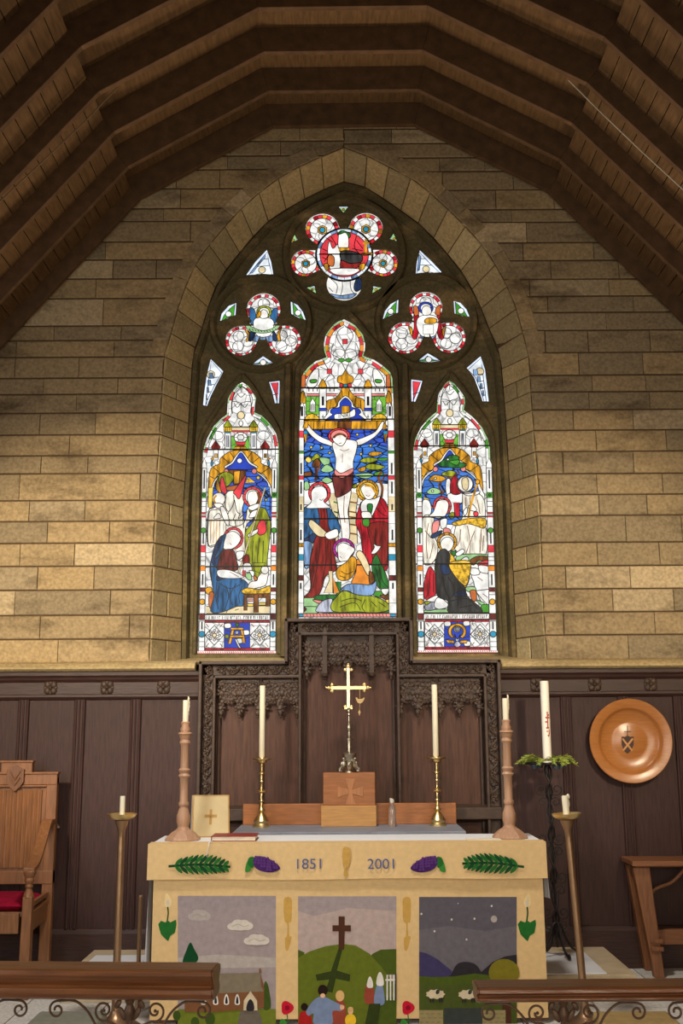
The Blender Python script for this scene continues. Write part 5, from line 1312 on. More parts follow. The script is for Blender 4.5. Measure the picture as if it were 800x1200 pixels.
a.p('f_brick', '60,450 200,448 398,438 398,512 190,530 60,530', False); a.p('f_roof', '40,370 190,366 380,362 396,442 200,450 40,456', False); a.p('f_brick', '376,345 384,345 386,362 376,366', False); a.p('f_brick', '380,362 400,430 398,445 385,420', False)
for x in (140, 192, 238, 284): a.p('f_white', [(x-10, 496), (x-9, 470), (x, 452), (x+9, 470), (x+10, 496)]); a.p('f_dk', [(x-5, 492), (x-4, 472), (x, 462), (x+4, 472), (x+5, 492)])
a.p('f_stone', '310,522 312,480 340,440 368,480 370,522', False); a.p('f_dk', '324,522 326,494 340,474 354,494 354,522')
embroider(a, 'church', p1)
# middle picture: a cross on a green hill with people
a = art(); a.crop(160, 960, 3.077)
a.r('f_pinksky', 582, 278, 936, 860); a.p('f_sky', '582,278 936,278 936,330 760,320 640,350 582,330', False)
p2 = embroider(a, 'hill_picture', fr_, 'middle embroidered picture of a cross on a green hill')
a = art(); a.n = 8; a.crop(160, 960, 3.077)
a.p('f_hilld', '830,510 850,485 880,470 936,468 936,560 860,560', False); a.p('f_hilld', '582,470 605,480 600,520 582,520', False)
a.p('f_hill', [(582, 500), (620, 478), (680, 458), (740, 449), (790, 455), (840, 485), (880, 530), (936, 600), (936, 860), (582, 860)], False)
a.p('f_shadow', '728,465 742,470 722,545 770,560 768,585 718,575 706,625 680,620 694,578 650,582 645,560 700,548', False); a.p('f_hilld', '860,640 936,640 936,860 840,860 870,720', False)
embroider(a, 'hill', p2)
a = art(); a.n = 18; a.crop(160, 960, 3.077)
a.p('f_brown', '728,350 750,350 750,382 772,382 772,404 750,404 748,470 728,470 728,404 706,404 706,382 728,382', False)
embroider(a, 'cross', p2)
a = art(); a.n = 22; a.crop(160, 960, 3.077)
a.p('f_redt', '588,700 606,692 626,698 632,760 588,760'); a.e('f_hair', 605, 676, 13, 14)
a.p('f_rust', '706,668 732,650 752,668 756,740 752,800 690,800 700,720'); a.e('f_blond', 733, 636, 16, 20)
a.p('f_jumper', '612,690 640,650 672,638 704,652 740,672 738,690 706,692 704,738 640,738 638,700 620,708'); a.e('f_hair', 671, 616, 18, 20); a.e('f_skin', 671, 635, 9, 8); a.r('f_white', 650, 738, 694, 800); a.p('f_skin', '735,668 748,672 746,684 734,684')
a.e('f_yellow', 771, 724, 20, 24); a.e('f_skin', 771, 690, 10, 13); a.e('f_blond', 771, 684, 10, 9)
embroider(a, 'family_figures', p2)
a = art(); a.n = 22; a.crop(400, 960, 3.077)
a.p('f_rust', '84,660 86,606 100,590 114,606 118,660'); a.p('f_white', '92,604 95,578 103,566 112,584 112,606'); a.p('f_jumper', '118,664 124,606 138,582 150,606 154,664'); a.p('f_white', '126,596 130,562 140,550 150,570 151,598')
a.p('f_shadow', '100,664 84,740 130,740 140,664', False)
embroider(a, 'white_haired_figures', p2)
a = art(); a.n = 26; a.crop(400, 960, 3.077)
for x in (162, 174, 186): a.r('f_white', x, 560, x+5, 652)
a.r('f_white', 158, 575, 195, 582); a.r('f_gate', 193, 556, 198, 652)
embroider(a, 'gate', p2)
# right picture: sheep under a night sky
a = art(); a.crop(400, 1040, 3.333)
a.r('f_night', 303, 37, 684, 640); a.p('f_nightd', '303,37 684,37 684,150 560,170 420,150 303,165', False)
for x, y, r in ((312, 103, 4), (430, 125, 4), (519, 122, 4), (363, 171, 4), (488, 203, 4), (586, 72, 4), (455, 62, 2), (520, 122, 3), (595, 123, 13)): a.e('f_cloud' if r < 10 else 'f_cloud2', x, y, r, r*1.1, True, 8)
p3 = embroider(a, 'night_picture', fr_, 'right embroidered picture of sheep under a starry night sky')
a = art(); a.n = 16; a.crop(400, 1040, 3.333)
a.p('f_navy', '303,250 330,256 375,280 430,325 430,350 303,350', False); a.p('f_dk', '430,335 450,300 480,290 520,298 545,330 545,350 430,350'); a.p('f_dk', '545,330 590,290 640,268 684,262 684,380 545,380', False)
a.p('f_meadow', '303,350 684,340 684,640 303,640', False); a.p('f_hilld', '303,345 400,352 520,335 600,345 560,372 400,380 303,368', False)
a.p('f_brown', '628,400 660,400 665,640 625,640', False); a.e('f_olive', 634, 332, 60, 54)
a.r('f_wall', 303, 478, 396, 640); a.r('f_wall', 550, 478, 640, 640); a.r('f_gate', 400, 470, 548, 640)
for y in range(492, 630, 16):
    for x in list(range(306, 390, 22))+list(range(553, 635, 22)): a.l([(x+(8 if (y//16) % 2 else 0), y), (x+14+(8 if (y//16) % 2 else 0), y)], 0.003, 'f_path', False)
embroider(a, 'night_hills', p3)
for cx, cy in ((366, 417), (492, 418)):
    a = art(); a.n = 44; a.crop(400, 1040, 3.333)
    [a.r('f_dk', cx+d, cy+8, cx+d+5, cy+30) for d in (-22, -12, 14, 22)]; a.p('f_stone', [(cx+36*math.cos(t)*(1+.06*math.cos(9*t)), cy-2+18*math.sin(t)*(1+.10*math.cos(9*t))) for t in [i*.35 for i in range(18)]]); a.p('f_gate', [(cx+6, cy-20), (cx+16, cy-16), (cx+14, cy-6), (cx+6, cy-2), (cx+1, cy-8)])
    embroider(a, 'sheep', p3)
# flowers, wheat, candles on the cream ground
def rose(cx, cy, ox, oy, k):
    a = art(); a.crop(ox, oy, k)
    a.l([(cx, cy+20), (cx+3, cy+60), (cx, cy+120)], 0.006, 'f_green'); a.p('f_leaf', [(cx-2, cy+50), (cx-20, cy+40), (cx-28, cy+62), (cx-10, cy+66)])
    a.p('f_rose', [(cx+22*math.cos(t)*(1+.12*math.cos(3*t)), cy+24*math.sin(t)*(1+.1*math.cos(3*t))) for t in [i*.35 for i in range(18)]]); a.e('f_rosed', cx+1, cy, 9, 9); return embroider(a, 'embroidered_rose', fr_)
rose(542, 680, 160, 960, 3.077); rose(239, 680, 400, 960, 3.077)
for ox, cx in ((160, 545), (400, 235)):
    a = art(); a.crop(ox, 960, 3.077); a.p('f_gold', [(cx-12, 285), (cx+12, 285), (cx+15, 330), (cx+12, 370), (cx+4, 375), (cx+6, 420), (cx+14, 425), (cx+2, 470), (cx-8, 470), (cx-10, 430), (cx-3, 420), (cx-2, 380), (cx-12, 365), (cx-15, 320)])
    embroider(a, 'embroidered_wheat', fr_)
for ox, cx, s in ((160, 112, -1), (400, 669, 1)):
    a = art(); a.crop(ox, 960, 3.077); a.p('f_flame', [(cx+4*s, 268), (cx+14, 292), (cx+8, 316), (cx-6, 318), (cx-12, 296)]); a.p('f_cloud', [(cx, 290), (cx+5, 302), (cx, 314), (cx-5, 302)]); a.l([(cx, 316), (cx+2, 340), (cx-2, 370)], 0.008, 'f_dkgreen')
    a.p('f_green', [(cx-34, 378), (cx-24, 366), (cx-8, 372), (cx, 364), (cx+10, 372), (cx+30, 362), (cx+32, 380), (cx+26, 410), (cx+10, 420), (cx+2, 440), (cx-8, 432), (cx-24, 415), (cx-30, 395)], False)
    embroider(a, 'embroidered_leaf_candle', fr_)
# band along the top
YS = YF-0.024
sx_0, sx_1 = X(173, 1000, YS), X(640, 998, YS); sz0 = Z(408, 1030, YS)
sf = thing('superfrontal', 'cream cloth band along the altar edge embroidered 1851 and 2001 with palms and grapes', 'altar cloth', ((sx_0+sx_1)/2, YS, sz0))
m = MB(); xm = X(405, 1010, YS)
for x0, x1, e in ((sx_0, xm, 0), (xm-0.02, sx_1, 0.004)):
    n = 40; vs = []
    for i in range(n+1):
        x = x0+(x1-x0)*i/n; y = YS-e+0.003*math.sin(x*7)
        vs += [(x, y-0.006+0.002*math.sin(x*15), sz0+0.003*math.sin(x*5)), (x, y, (sz0+ZT)/2), (x, y+0.004, ZT+0.002), (x, YF+0.09, ZT+0.004)]
    m.add(vs, [(i*4+j, (i+1)*4+j, (i+1)*4+j+1, i*4+j+1) for i in range(n) for j in range(3)])
    m.add([(v[0], v[1]+0.004, v[2]-.0005) for v in vs], [(i*4+j+1, (i+1)*4+j+1, (i+1)*4+j, i*4+j) for i in range(n) for j in range(3)])
sfb = m.build('band', F_CR2, sf, True); 
for ob in (sfb,): pass
YA2 = YS-0.0145
def art2(): return Art(YA2, 0.0003, None)
for ox, pts, sg in ((160, (115, 170, 338, 172), 1), (400, (658, 172, 435, 160), 1)):
    a = art2(); a.crop(ox, 960, 3.077)
    x0, y0, x1, y1 = pts; n = 11
    a.l([(x0, y0), ((x0+x1)/2, (y0+y1)/2-8), (x1, y1)], 0.014, 'f_dkgreen')
    d = 1 if x1 > x0 else -1
    for i in range(n):
        t = 0.12+0.86*i/n; x = x0+(x1-x0)*t; y = y0+(y1-y0)*t-8*math.sin(t*3.14); L_ = 46*math.sin(0.5+t*2.4)*0.9+8
        for s in (-1, 1):
            ex, ey = x+d*L_*0.62, y+s*L_*0.75
            a.p('f_dkgreen' if i % 2 else 'f_green', [(x-d*4, y), ((x+ex)/2-d*7, (y+ey)/2+s*4), (ex, ey), ((x+ex)/2+d*5, (y+ey)/2-s*3)])
    embroider(a, 'embroidered_palm', sf)
for ox, cx, s in ((160, 466, 1), (400, 300, -1)):
    a = art2(); a.crop(ox, 960, 3.077)
    a.p('f_leaf', [(cx-46*s, 135), (cx-62*s, 145), (cx-72*s, 165), (cx-74*s, 190), (cx-56*s, 186), (cx-50*s, 165)]); a.p('f_green', [(cx-40*s, 140), (cx-60*s, 138), (cx-66*s, 160), (cx-48*s, 176)])
    a.p('f_purpled', [(cx-46*s, 150), (cx-36*s, 134), (cx-4*s, 136), (cx+28*s, 152), (cx+50*s, 172), (cx+46*s, 184), (cx+16*s, 192), (cx-20*s, 186), (cx-40*s, 172)])
    rg = random.Random(2)
    for gx in range(-38, 46, 11):
        for gy in range(140, 190, 10):
            if abs(gy-(158+gx*0.22)) < 24-abs(gx)*0.32: a.e('f_purple', cx+(gx+rg.uniform(-2, 2))*s, gy+gx*.1, 5.2, 5.2, True, 7)
    embroider(a, 'embroidered_grapes', sf)
for txt, u, v in (('1851', 362, 1013), ('2001', 447.5, 1013)):
    vs, fs = text_mesh(txt, 0.082); x, z = at(u, v, YA2)
    m = MB(); m.add([(x+q.x*1.08, YA2-0.0004, z+q.y) for q in vs], fs); o = m.build('embroidered_date', MATS['f_blue'], sf); o['label'] = 'blue stitched date '+txt
a = art2(); a.crop(400, 960, 3.077); a.p('f_gold', '6,104 26,104 32,140 26,170 18,176 24,205 8,205 10,176 4,150'); embroider(a, 'embroidered_wheat', sf)
# ------------------------------------------------------------------ turned wooden candlesticks with stubs
YW = -1.27
kW = mpp(900, YW)/5.714
wp = prof('0,1120 118,1120 122,1112 112,1098 74,1066 46,1050 38,1040 38,1028 45,1000 44,960 37,945 27,905 34,896 34,880 27,870 29,720 40,706 30,690 40,668 28,655 27,505 37,490 30,470 42,440 48,433 47,425 29,418 34,400 25,380 31,356 24,350 0,350', kW, 1120)
def wsub(lo, hi): return [(r, h) for r, h in wp if (1120-lo)*kW-1e-6 <= h <= (1120-hi)*kW+1e-6]
wxL, wxR = X(214, 985, YW), X(597.5, 984, YW)
wc_ = thing('wooden_candlestick', 'turned pale wood candlestick on the left end of the linen covered altar', 'candlestick', (wxL, YW, ZT), 'turned wooden candlesticks')
m = MB(); m.lathe(wsub(1120, 1040), (wxL, YW, ZT), 8); m.build('base', M_TURN, wc_)
m = MB(); m.lathe(wsub(1050, 433), (wxL, YW, ZT), 20); m.build('stem', M_TURN, wc_, True)
m = MB(); m.lathe(wsub(440, 350), (wxL, YW, ZT), 20); m.build('socket', M_TURN, wc_, True)
wdr = dup(wc_, (wxR-wxL, 0, 0), 'turned pale wood candlestick on the right end of the linen covered altar', 'turned wooden candlesticks')
zst = ZT+(1120-350)*kW
cs = thing('candle_stub', 'short burnt ivory candle in the left wooden candlestick', 'candle', (wxL, YW, zst), 'burnt candle stubs')
hS = 142*kW; rS = 20*kW
m = MB(); m.lathe([(rS, 0), (rS, hS*0.96), (rS*0.9, hS), (rS*0.4, hS*0.97), (0, hS*0.96)], (wxL, YW, zst), 16); m.build('wax', M_WAX, cs, True)
m = MB()
for i in range(5):
    x = wxL+rS*0.9; m.ball((x+0.002*math.sin(i), YW-0.003*math.cos(i*2), zst+hS*(1.05-i*0.17)), (0.006, 0.006, 0.016))
m.tube([(wxL+rS*.8, YW, zst+hS*0.95), (wxL+rS*1.1, YW, zst+hS*1.08), (wxL+rS*0.7, YW, zst+hS*1.17)], 0.004, 6); m.build('drips', M_WAX, cs, True)
m = MB(); m.tube([(wxL, YW, zst+hS*.95), (wxL-.001, YW, zst+hS*1.08)], 0.002, 5); m.build('wick', M_WICK, cs)
dup(cs, (wxR-wxL, 0, 0), 'short burnt ivory candle in the right wooden candlestick', 'burnt candle stubs')
# ------------------------------------------------------------------ service book with a cross, red book
YK = -1.10
x0, x1 = X(224.5, 955, YK), X(267, 955, YK); zk = Z(245, 932, YK+.05)
bk = thing('service_book', 'cream bound book with a gold cross standing open upright on the altar left', 'book', ((x0+x1)/2, YK, ZT))
lean = 0.05
def lq(x, t, d): return (x, YK+lean*t+d, ZT+0.001+(zk-ZT)*t)
M_BK = mat('cream_cover', (208, 186, 138), 0.7, 0, 0.05, 10); M_BKG = mat('gold_cross_cover', (186, 142, 70), 0.6); M_PG = mat('book_pages', (230, 220, 196), 0.8)
m = MB(); m.hexa([lq(x0+.004, 0, 0), lq(x1+.012, 0, 0), lq(x1+.012, 0, .012), lq(x0+.004, 0, .012)], [lq(x0, 1, 0), lq(x1, 1, 0), lq(x1, 1, .012), lq(x0, 1, .012)]); m.build('cover', M_BK, bk, bevel=0.002)
m = MB(); m.hexa([lq(x0+.004, 0, .012), lq(x0-.016, 0, .07), lq(x0-.010, 0, .08), lq(x0+.012, 0, .018)], [lq(x0, .98, .012), lq(x0-.018, .98, .07), lq(x0-.012, .98, .08), lq(x0+.008, .98, .018)]); m.build('pages', M_PG, bk)
m = MB()
def strip(xa, xb, ta, tb): m.hexa([lq(xa, ta, -.0015), lq(xb, ta, -.0015), lq(xb, ta, 0), lq(xa, ta, 0)], [lq(xa, tb, -.0015), lq(xb, tb, -.0015), lq(xb, tb, 0), lq(xa, tb, 0)])
cxk = (x0+x1)/2+.003; ws = (x1-x0)
strip(cxk-.008, cxk+.008, .30, .66); strip(cxk-ws*.17, cxk+ws*.17, .465, .535); m.build('cross', M_BKG, bk)
m = MB(); e = .008
strip(x0+.002, x1+.006, .0, .022); strip(x0+.002, x1-.002, .975, .995); 
for s in (0, 1):
    xa = x0 if s == 0 else x1-e
    m.hexa([lq(xa+(.004 if s == 0 else .012), 0, -.0016), lq(xa+e+(.004 if s == 0 else .012), 0, -.0016), lq(xa+e+(.004 if s == 0 else .012), 0, 0), lq(xa+(.004 if s == 0 else .012), 0, 0)], [lq(xa, 1, -.0016), lq(xa+e, 1, -.0016), lq(xa+e, 1, 0), lq(xa, 1, 0)])
m.build('border', M_BKG, bk)
yb0, yb1 = -1.385, -1.17
rb = thing('red_book', 'closed red book with cream page edges lying flat beside the cream book', 'book', (X(274, 983, yb0), yb0, ZT))
xa, xb2 = X(247, 985, yb0), X(300, 985, yb0)
M_RC = mat('red_cover', (140, 52, 46), 0.55, 0, 0.1, 20)
m = MB(); m.box(xa, xb2, yb0, yb1, ZT+.004, ZT+.007); m.box(xa, xb2, yb0, yb1, ZT+.029, ZT+.032); m.box(xa, xa+.005, yb0, yb1, ZT+.004, ZT+.032); m.build('cover', M_RC, rb, bevel=.001)
m = MB(); m.box(xa+.004, xb2-.006, yb0+.006, yb1-.006, ZT+.007, ZT+.029); m.build('pages', M_PG, rb)
m = MB(); x = xa+.012; m.tube([(x, yb0+.01, ZT+.012), (x-.002, yb0-.03, ZT+.009), (x-.004, YS-.008, ZT+.012), (x-.010, YS-.018, ZT-.03), (x-.016, YS-.02, ZT-.07)], 0.0028, 6, False, 0.4); m.build('ribbon_marker', M_LINEN, rb)
# loose paper at the right end of the linen
m = MB(); m.box(X(546, 984, -1.36), X(586, 984, -1.36), -1.42, -1.3, ZT+.004, ZT+.006); tag(m.build('paper_sheet', M_PG, origin=(X(566, 984, -1.36), -1.36, ZT+.004)), 'small white paper lying near the right wooden candlestick on the altar', 'paper')

# ------------------------------------------------------------------ floor candlesticks
YQ = -1.56
def pole_stick(ub, vt, lean, label, name='floor_candlestick'):
    x = X(ub, 1140, YQ); zt_ = Z(ub, vt, YQ); k4 = mpp(960, YQ)/4
    t = thing(name, label, 'candlestick', (x, YQ, 0), 'tall floor candlesticks')
    m = MB(); m.lathe([(0.0, 0), (0.15, 0), (0.15, 0.012), (0.12, 0.03), (0.06, 0.05), (0.035, 0.075), (0.022, 0.10), (0.0, 0.10)], (x, YQ, 0), 24); m.build('base', M_BRASSD, t, True)
    zd = zt_-0.035
    m = MB(); m.lathe([(0, 0.09), (0.024, 0.09), (0.022, 0.13), (0.0215, zd-0.14), (0.020, zd-0.10), (0.022, zd-0.06), (0.036, zd-0.02), (0.042, zd), (0, zd)], (x, YQ, 0), 20); m.build('pole', M_BRASSD, t, True)
    m = MB(); m.lathe([(0, 0), (0.03, 0), (0.062, 0.008), (0.080, 0.022), (0.086, 0.035), (0.088, 0.037), (0.080, 0.034), (0.060, 0.020), (0.030, 0.012), (0, 0.012)], (x, YQ, zd), 28); m.build('dish', M_BRASS, t, True)
    t.rotation_euler = (0, lean, 0)
    return t, x, zd
def stick_candle(t, x, zd, h, r, lean, label, drip):
    top = Vector((x, YQ, 0))+Vector((math.sin(lean)*(zd+.012), 0, math.cos(lean)*(zd+.012)))
    c = thing('short_candle', label, 'candle', top, 'short floor candles')
    m = MB(); m.lathe([(r, 0), (r, h*.97), (r*.85, h), (r*.3, h*.97), (0, h*.96)], top, 16); m.build('wax', M_WAX, c, True)
    m = MB(); m.tube([(top.x, top.y, top.z+h*.95), (top.x+.001, top.y, top.z+h*1.06)], 0.002, 5); m.build('wick', M_WICK, c)
    if drip:
        m = MB(); m.ball((top.x+r, top.y, top.z+h*.95), (.010, .008, .016)); m.ball((top.x+r, top.y-.003, top.z+h*.65), (.005, .005, .022)); m.build('drips', M_WAX, c, True)
    c.rotation_euler = (0, lean, 0)
t, x, zd = pole_stick(136.5, 954, 0.0, 'tall bronzed candlestick with brass dish on the floor left of the altar')
stick_candle(t, x, zd, mpp(940, YQ)*25, mpp(940, YQ)*2.9, 0, 'short ivory candle in the left floor candlestick', False)
t, x, zd = pole_stick(684.5, 953, R(-3.0), 'tall bronzed candlestick leaning slightly on the floor right of the altar')
stick_candle(t, x, zd, mpp(940, YQ)*25, mpp(940, YQ)*3.8, R(-3.0), 'short dripping candle in the right floor candlestick', True)
# staff by the left end of the altar
ys = -1.2; m = MB(); xs, zs = X(167, 1049, ys), Z(167, 1049, ys)
m.lathe([(0, 0), (.013, 0), (.013, zs-.02), (.016, zs-.015), (.014, zs), (0, zs)], (xs-.012, ys, 0), 10)
tag(m.build('wooden_staff', M_BRASSD, smooth=True, origin=(xs-.012, ys, 0)), 'thin brown rod standing upright beside the left end of the altar', 'rod')

# ------------------------------------------------------------------ iron candle stand with wreath (right)
YI2 = -0.45
xt, zw = X(641, 885, YI2), Z(641, 886, YI2); xbse = X(653, 1108, YI2); z0 = 0.153
isd = thing('iron_candle_stand', 'black wrought iron scrollwork candle stand behind the right end of the altar', 'candle stand', (xbse, YI2, z0))
def P(f): return xbse+(xt-xbse)*f
H = zw-0.05-z0
m = MB()
for s in (-1, 1):
    pts = [(P(i/24)+s*0.022*math.cos(i*1.1), YI2+0.022*math.sin(i*1.1), z0+0.1+(H-0.1)*i/24) for i in range(25)]
    m.tube(pts, 0.0075, 6)
m.tube([(P(0), YI2, z0+.06), (P(1), YI2, z0+H)], 0.008, 6); m.build('twisted_stem', M_BIRON, isd, True)
def spiral(cx, cz, r, a0, turns, s=1, y=YI2, n=26): return [(cx+s*r*(1-.8*i/n)*math.cos(a0+turns*2*math.pi*i/n), y, cz+r*(1-.8*i/n)*math.sin(a0+turns*2*math.pi*i/n)) for i in range(n+1)]
for f in (0.22, 0.40, 0.60, 0.86):
    for s in (-1, 1):
        m = MB(); cx = P(f)+s*0.055; cz = z0+H*f
        m.tube(spiral(cx, cz, 0.045, math.pi, 1.4, s), 0.005, 5); m.tube(spiral(cx-s*.01, cz-0.085, 0.036, math.pi, -1.3, s), 0.005, 5); m.build('scroll', M_BIRON, isd, True)
for a in (0.3, 1.57+.3, 3.14+.3, 4.71+.3):
    m = MB(); ca, sa = math.cos(a), math.sin(a)
    pts = [(xbse+ca*r, YI2+sa*r*.8, z0+h) for r, h in ((0.0, 0.22), (0.03, 0.2), (0.06, 0.12), (0.10, 0.06), (0.15, 0.025), (0.18, 0.012), (0.175, 0.03), (0.16, 0.03))]
    m.tube(smooth_pts(pts, 3, False), 0.009, 6); m.build('leg', M_BIRON, isd, True)
m = MB(); rr2 = 0.15
m.tube([(xt+rr2*math.cos(t*.3), YI2+rr2*math.sin(t*.3), zw-0.05) for t in range(21)], 0.007, 6, True); m.lathe([(0, 0), (0.05, 0), (0.055, 0.012), (0, 0.012)], (xt, YI2, zw-.056), 16)
for k in range(4):
    a = k*math.pi/2+.4; m.tube([(xt, YI2, zw-.052), (xt+rr2*math.cos(a), YI2+rr2*math.sin(a), zw-.05)], 0.006, 6)
m.build('ring', M_BIRON, isd, True)
M_CUP = mat('grey_glass_cup', (70, 78, 88), 0.15, 0.2, 0.15, 20)
for k in range(4):
    a = k*math.pi/2+.4+math.pi; cx, cy = xt+rr2*.72*math.cos(a), YI2+rr2*.72*math.sin(a)
    m = MB(); m.lathe([(0, 0), (.022, 0), (.032, .04), (.030, .042), (.02, .01), (0, .01)], (cx, cy, zw-.085), 12); m.build('glass_cup', M_CUP, isd, True)
# wreath of fir sprays
M_FIR = mat('fir_green', (150, 158, 62), 0.7, 0, 0.35, 30); M_FIR2 = mat('fir_dark', (96, 118, 48), 0.7, 0, 0.35, 30)
wr = thing('fir_wreath', 'green fir wreath lying on the iron stand around the tall candle', 'wreath', (xt, YI2, zw-0.04))
rw = random.Random(4)
for k in range(16):
    a = 2*math.pi*k/16+rw.uniform(-.15, .15); m = MB()
    R0 = 0.07; L_ = rw.uniform(0.12, 0.19); tw = rw.uniform(-.5, .5); dz = rw.uniform(0.0, 0.05)
    pts = []
    for i in range(7):
        f = i/6; an = a+tw*f; rd = R0+L_*f; pts.append(Vector((xt+rd*math.cos(an), YI2+rd*math.sin(an), zw-0.03+dz*math.sin(f*2.6)-0.03*f*f)))
    m.tube(pts, 0.003, 5)
    for i in range(1, 7):
        d = (pts[i]-pts[i-1]).normalized(); sd = Vector((-d.y, d.x, 0))
        for j in range(5):
            q = pts[i-1].lerp(pts[i], j/5)
            for s in (-1, 1):
                e = q+d*0.018+sd*s*(0.042-0.004*i)+Vector((0, 0, rw.uniform(-.012, .016)))
                m.mi = 0 if rw.random() < .7 else 1
                v = Vector((0, 0, 0.0022)); m.add([q-v, q+v, e+v*.4, e-v*.4, q+d*.004, e+d*.003], [(0, 1, 2, 3), (0, 4, 5, 3), (1, 2, 5, 4)])
        m.mi = 0
    m.build('fir_spray', [M_FIR, M_FIR2], wr)
# tall paschal candle
zc_t = Z(642, 798, YI2); rP = mpp(840, YI2)*5.0; zc_b = zw-0.044
pc = thing('paschal_candle', 'tall thick white candle with red painted marks inside the fir wreath', 'candle', (xt, YI2, zc_b))
m = MB(); m.lathe([(rP, 0), (rP, zc_t-zc_b-.004), (rP*.85, zc_t-zc_b), (0, zc_t-zc_b-.004)], (xt, YI2, zc_b), 22); m.build('wax', mat('white_wax', (236, 228, 212), 0.5, 0, 0.03, 8), pc, True)
M_RM = mat('red_wax', (164, 62, 44), 0.5)
m = MB(); yy = YI2-rP-.0006; kk = mpp(840, YI2)
def mark(du, v0, v1, w): 
    za, zb_ = Z(642, v1, YI2), Z(642, v0, YI2)
    n = 4; vs = []
    for i in range(n+1):
        x = du*kk-w*kk/2+w*kk*i/n; y = YI2-math.sqrt(max(0, (rP+.0008)**2-x*x)); vs += [(xt+x, y, za), (xt+x, y, zb_)]
    m.add(vs, [(2*i, 2*i+2, 2*i+3, 2*i+1) for i in range(n)])
mark(1.2, 834, 852, 1.4); mark(1.2, 840, 842, 5); mark(2.4, 837, 839, 2); mark(-.6, 845, 847, 2); mark(1.0, 852, 854, 3.5); mark(2.5, 855, 861, 1.2); mark(0.2, 856, 858, 1.4); mark(1.6, 861, 863, 2)
m.build('painted_marks', M_RM, pc)
m = MB(); m.tube([(xt, YI2, zc_t-.006), (xt, YI2, zc_t+.012)], .002, 5); m.build('wick', M_WICK, pc)

# ------------------------------------------------------------------ turned wooden plate on the panelling
YPL = YP-0.026; kp = mpp(868, YPL-.03); pcx, pcz = at(738, 868, YPL-.03); rp_ = 48.5*kp
pl_ = thing('wooden_plate', 'large round honey coloured turned wooden plate hung on the right panelling', 'plate', (pcx, YPL, pcz))
m = MB(); m.lathe([(0, 0.0), (rp_*.55, 0.0), (rp_*.7, .012), (rp_*.985, .052), (rp_, .058), (rp_*.985, .064), (rp_*.80, .058), (rp_*.765, .052), (rp_*.74, .036), (rp_*.68, .020), (rp_*.45, .013), (rp_*.40, .012), (rp_*.39, .0135), (0, .0125)], (pcx, YPL, pcz), 64, 'y')
m.build('dish', wood('plate_wood', (166, 106, 54), 0.28, 0.14, (3, 30, 30), 0.6, 0.03), pl_, True); dsh = kids(pl_)[0]
M_EM = mat('burnt_emblem', (58, 30, 18), 0.5); M_EML = mat('pale_emblem', (186, 130, 72), 0.4)
def Q(x, y): return at(590+x/3.81, 790+y/3.81, YPL-.015)
m = MB(); ye = YPL-.0145
m.prism([Q(*q) for q in ((526, 278), (540, 280), (552, 274), (566, 280), (580, 278), (580, 315), (570, 340), (552, 356), (536, 342), (526, 315))], ye-.0015, ye)
m.tube([(Q(552, 274)[0], ye-.001, Q(552, 274)[1]), (Q(552, 232)[0], ye-.001, Q(552, 232)[1])], 0.003, 6); m.tube([(Q(536, 256)[0], ye-.001, Q(536, 256)[1]), (Q(568, 256)[0], ye-.001, Q(568, 256)[1])], 0.003, 6)
m.mi = 1
for p0, p1 in (((530, 288), (574, 342)), ((576, 288), (532, 342))):
    a0, a1 = Q(*p0), Q(*p1); m.tube([(a0[0], ye-.002, a0[1]), (a1[0], ye-.002, a1[1])], 0.0075, 6, False, 0.15)
m.build('shield_emblem', [M_EM, M_EML], dsh)

# ------------------------------------------------------------------ side table (right)
xtl = X(738, 1008, -.34); zt_ = Z(760, 1008, -.34)
M_TAB = wood('table_oak', (128, 82, 50), 0.5, 0.25); M_TABH = wood('table_oak_rail', (128, 82, 50), 0.5, 0.25, (2.2, 22, 22))
tb = thing('side_table', 'plain brown oak side table with splayed legs against the right panelling', 'table', (xtl+.55, -.24, 0))
xtr = xtl+1.1
m = MB(); m.box(xtl, xtr, -.40, -.09, zt_-.035, zt_); m.prism_x([(-.36, zt_-.035), (-.13, zt_-.035), (-.13, zt_-.045), (-.36, zt_-.045)], xtl+.03, xtr-.03); m.build('table_top', M_TABH, tb, bevel=.006)
for sx, x in ((1, xtl+.07), (-1, xtr-.07)):
    for y, yb2 in ((-.33, -.355), (-.16, -.13)):
        m = MB(); w0, w1 = .058, .034
        xb_ = x+sx*.075
        m.hexa([(xb_-w1, yb2-w1, 0), (xb_+w1, yb2-w1, 0), (xb_+w1, yb2+w1, 0), (xb_-w1, yb2+w1, 0)], [(x-w0, y-.03, zt_-.045), (x+w0, y-.03, zt_-.045), (x+w0, y+.03, zt_-.045), (x-w0, y+.03, zt_-.045)])
        for zz in (.17, .22): m.box(xb_-.05-.0, xb_+.038, yb2-.042, yb2+.038, zz, zz+.03)
        m.build('leg', M_TAB, tb, bevel=.006)
m = MB(); m.box(xtl+.13, xtr-.13, -.27, -.22, .19, .29); m.build('stretcher', M_TABH, tb, bevel=.006)
for sx, x in ((1, xtl+.10), (-1, xtr-.10)):
    m = MB(); m.tube(smooth_pts([(x+sx*.03, -.26, .50), (x+sx*.09, -.26, .56), (x+sx*.20, -.26, .60), (x+sx*.28, -.26, .67), (x+sx*.32, -.26, zt_-.04)], 4, False), .012, 8); m.build('curved_brace', M_TAB, tb, True)

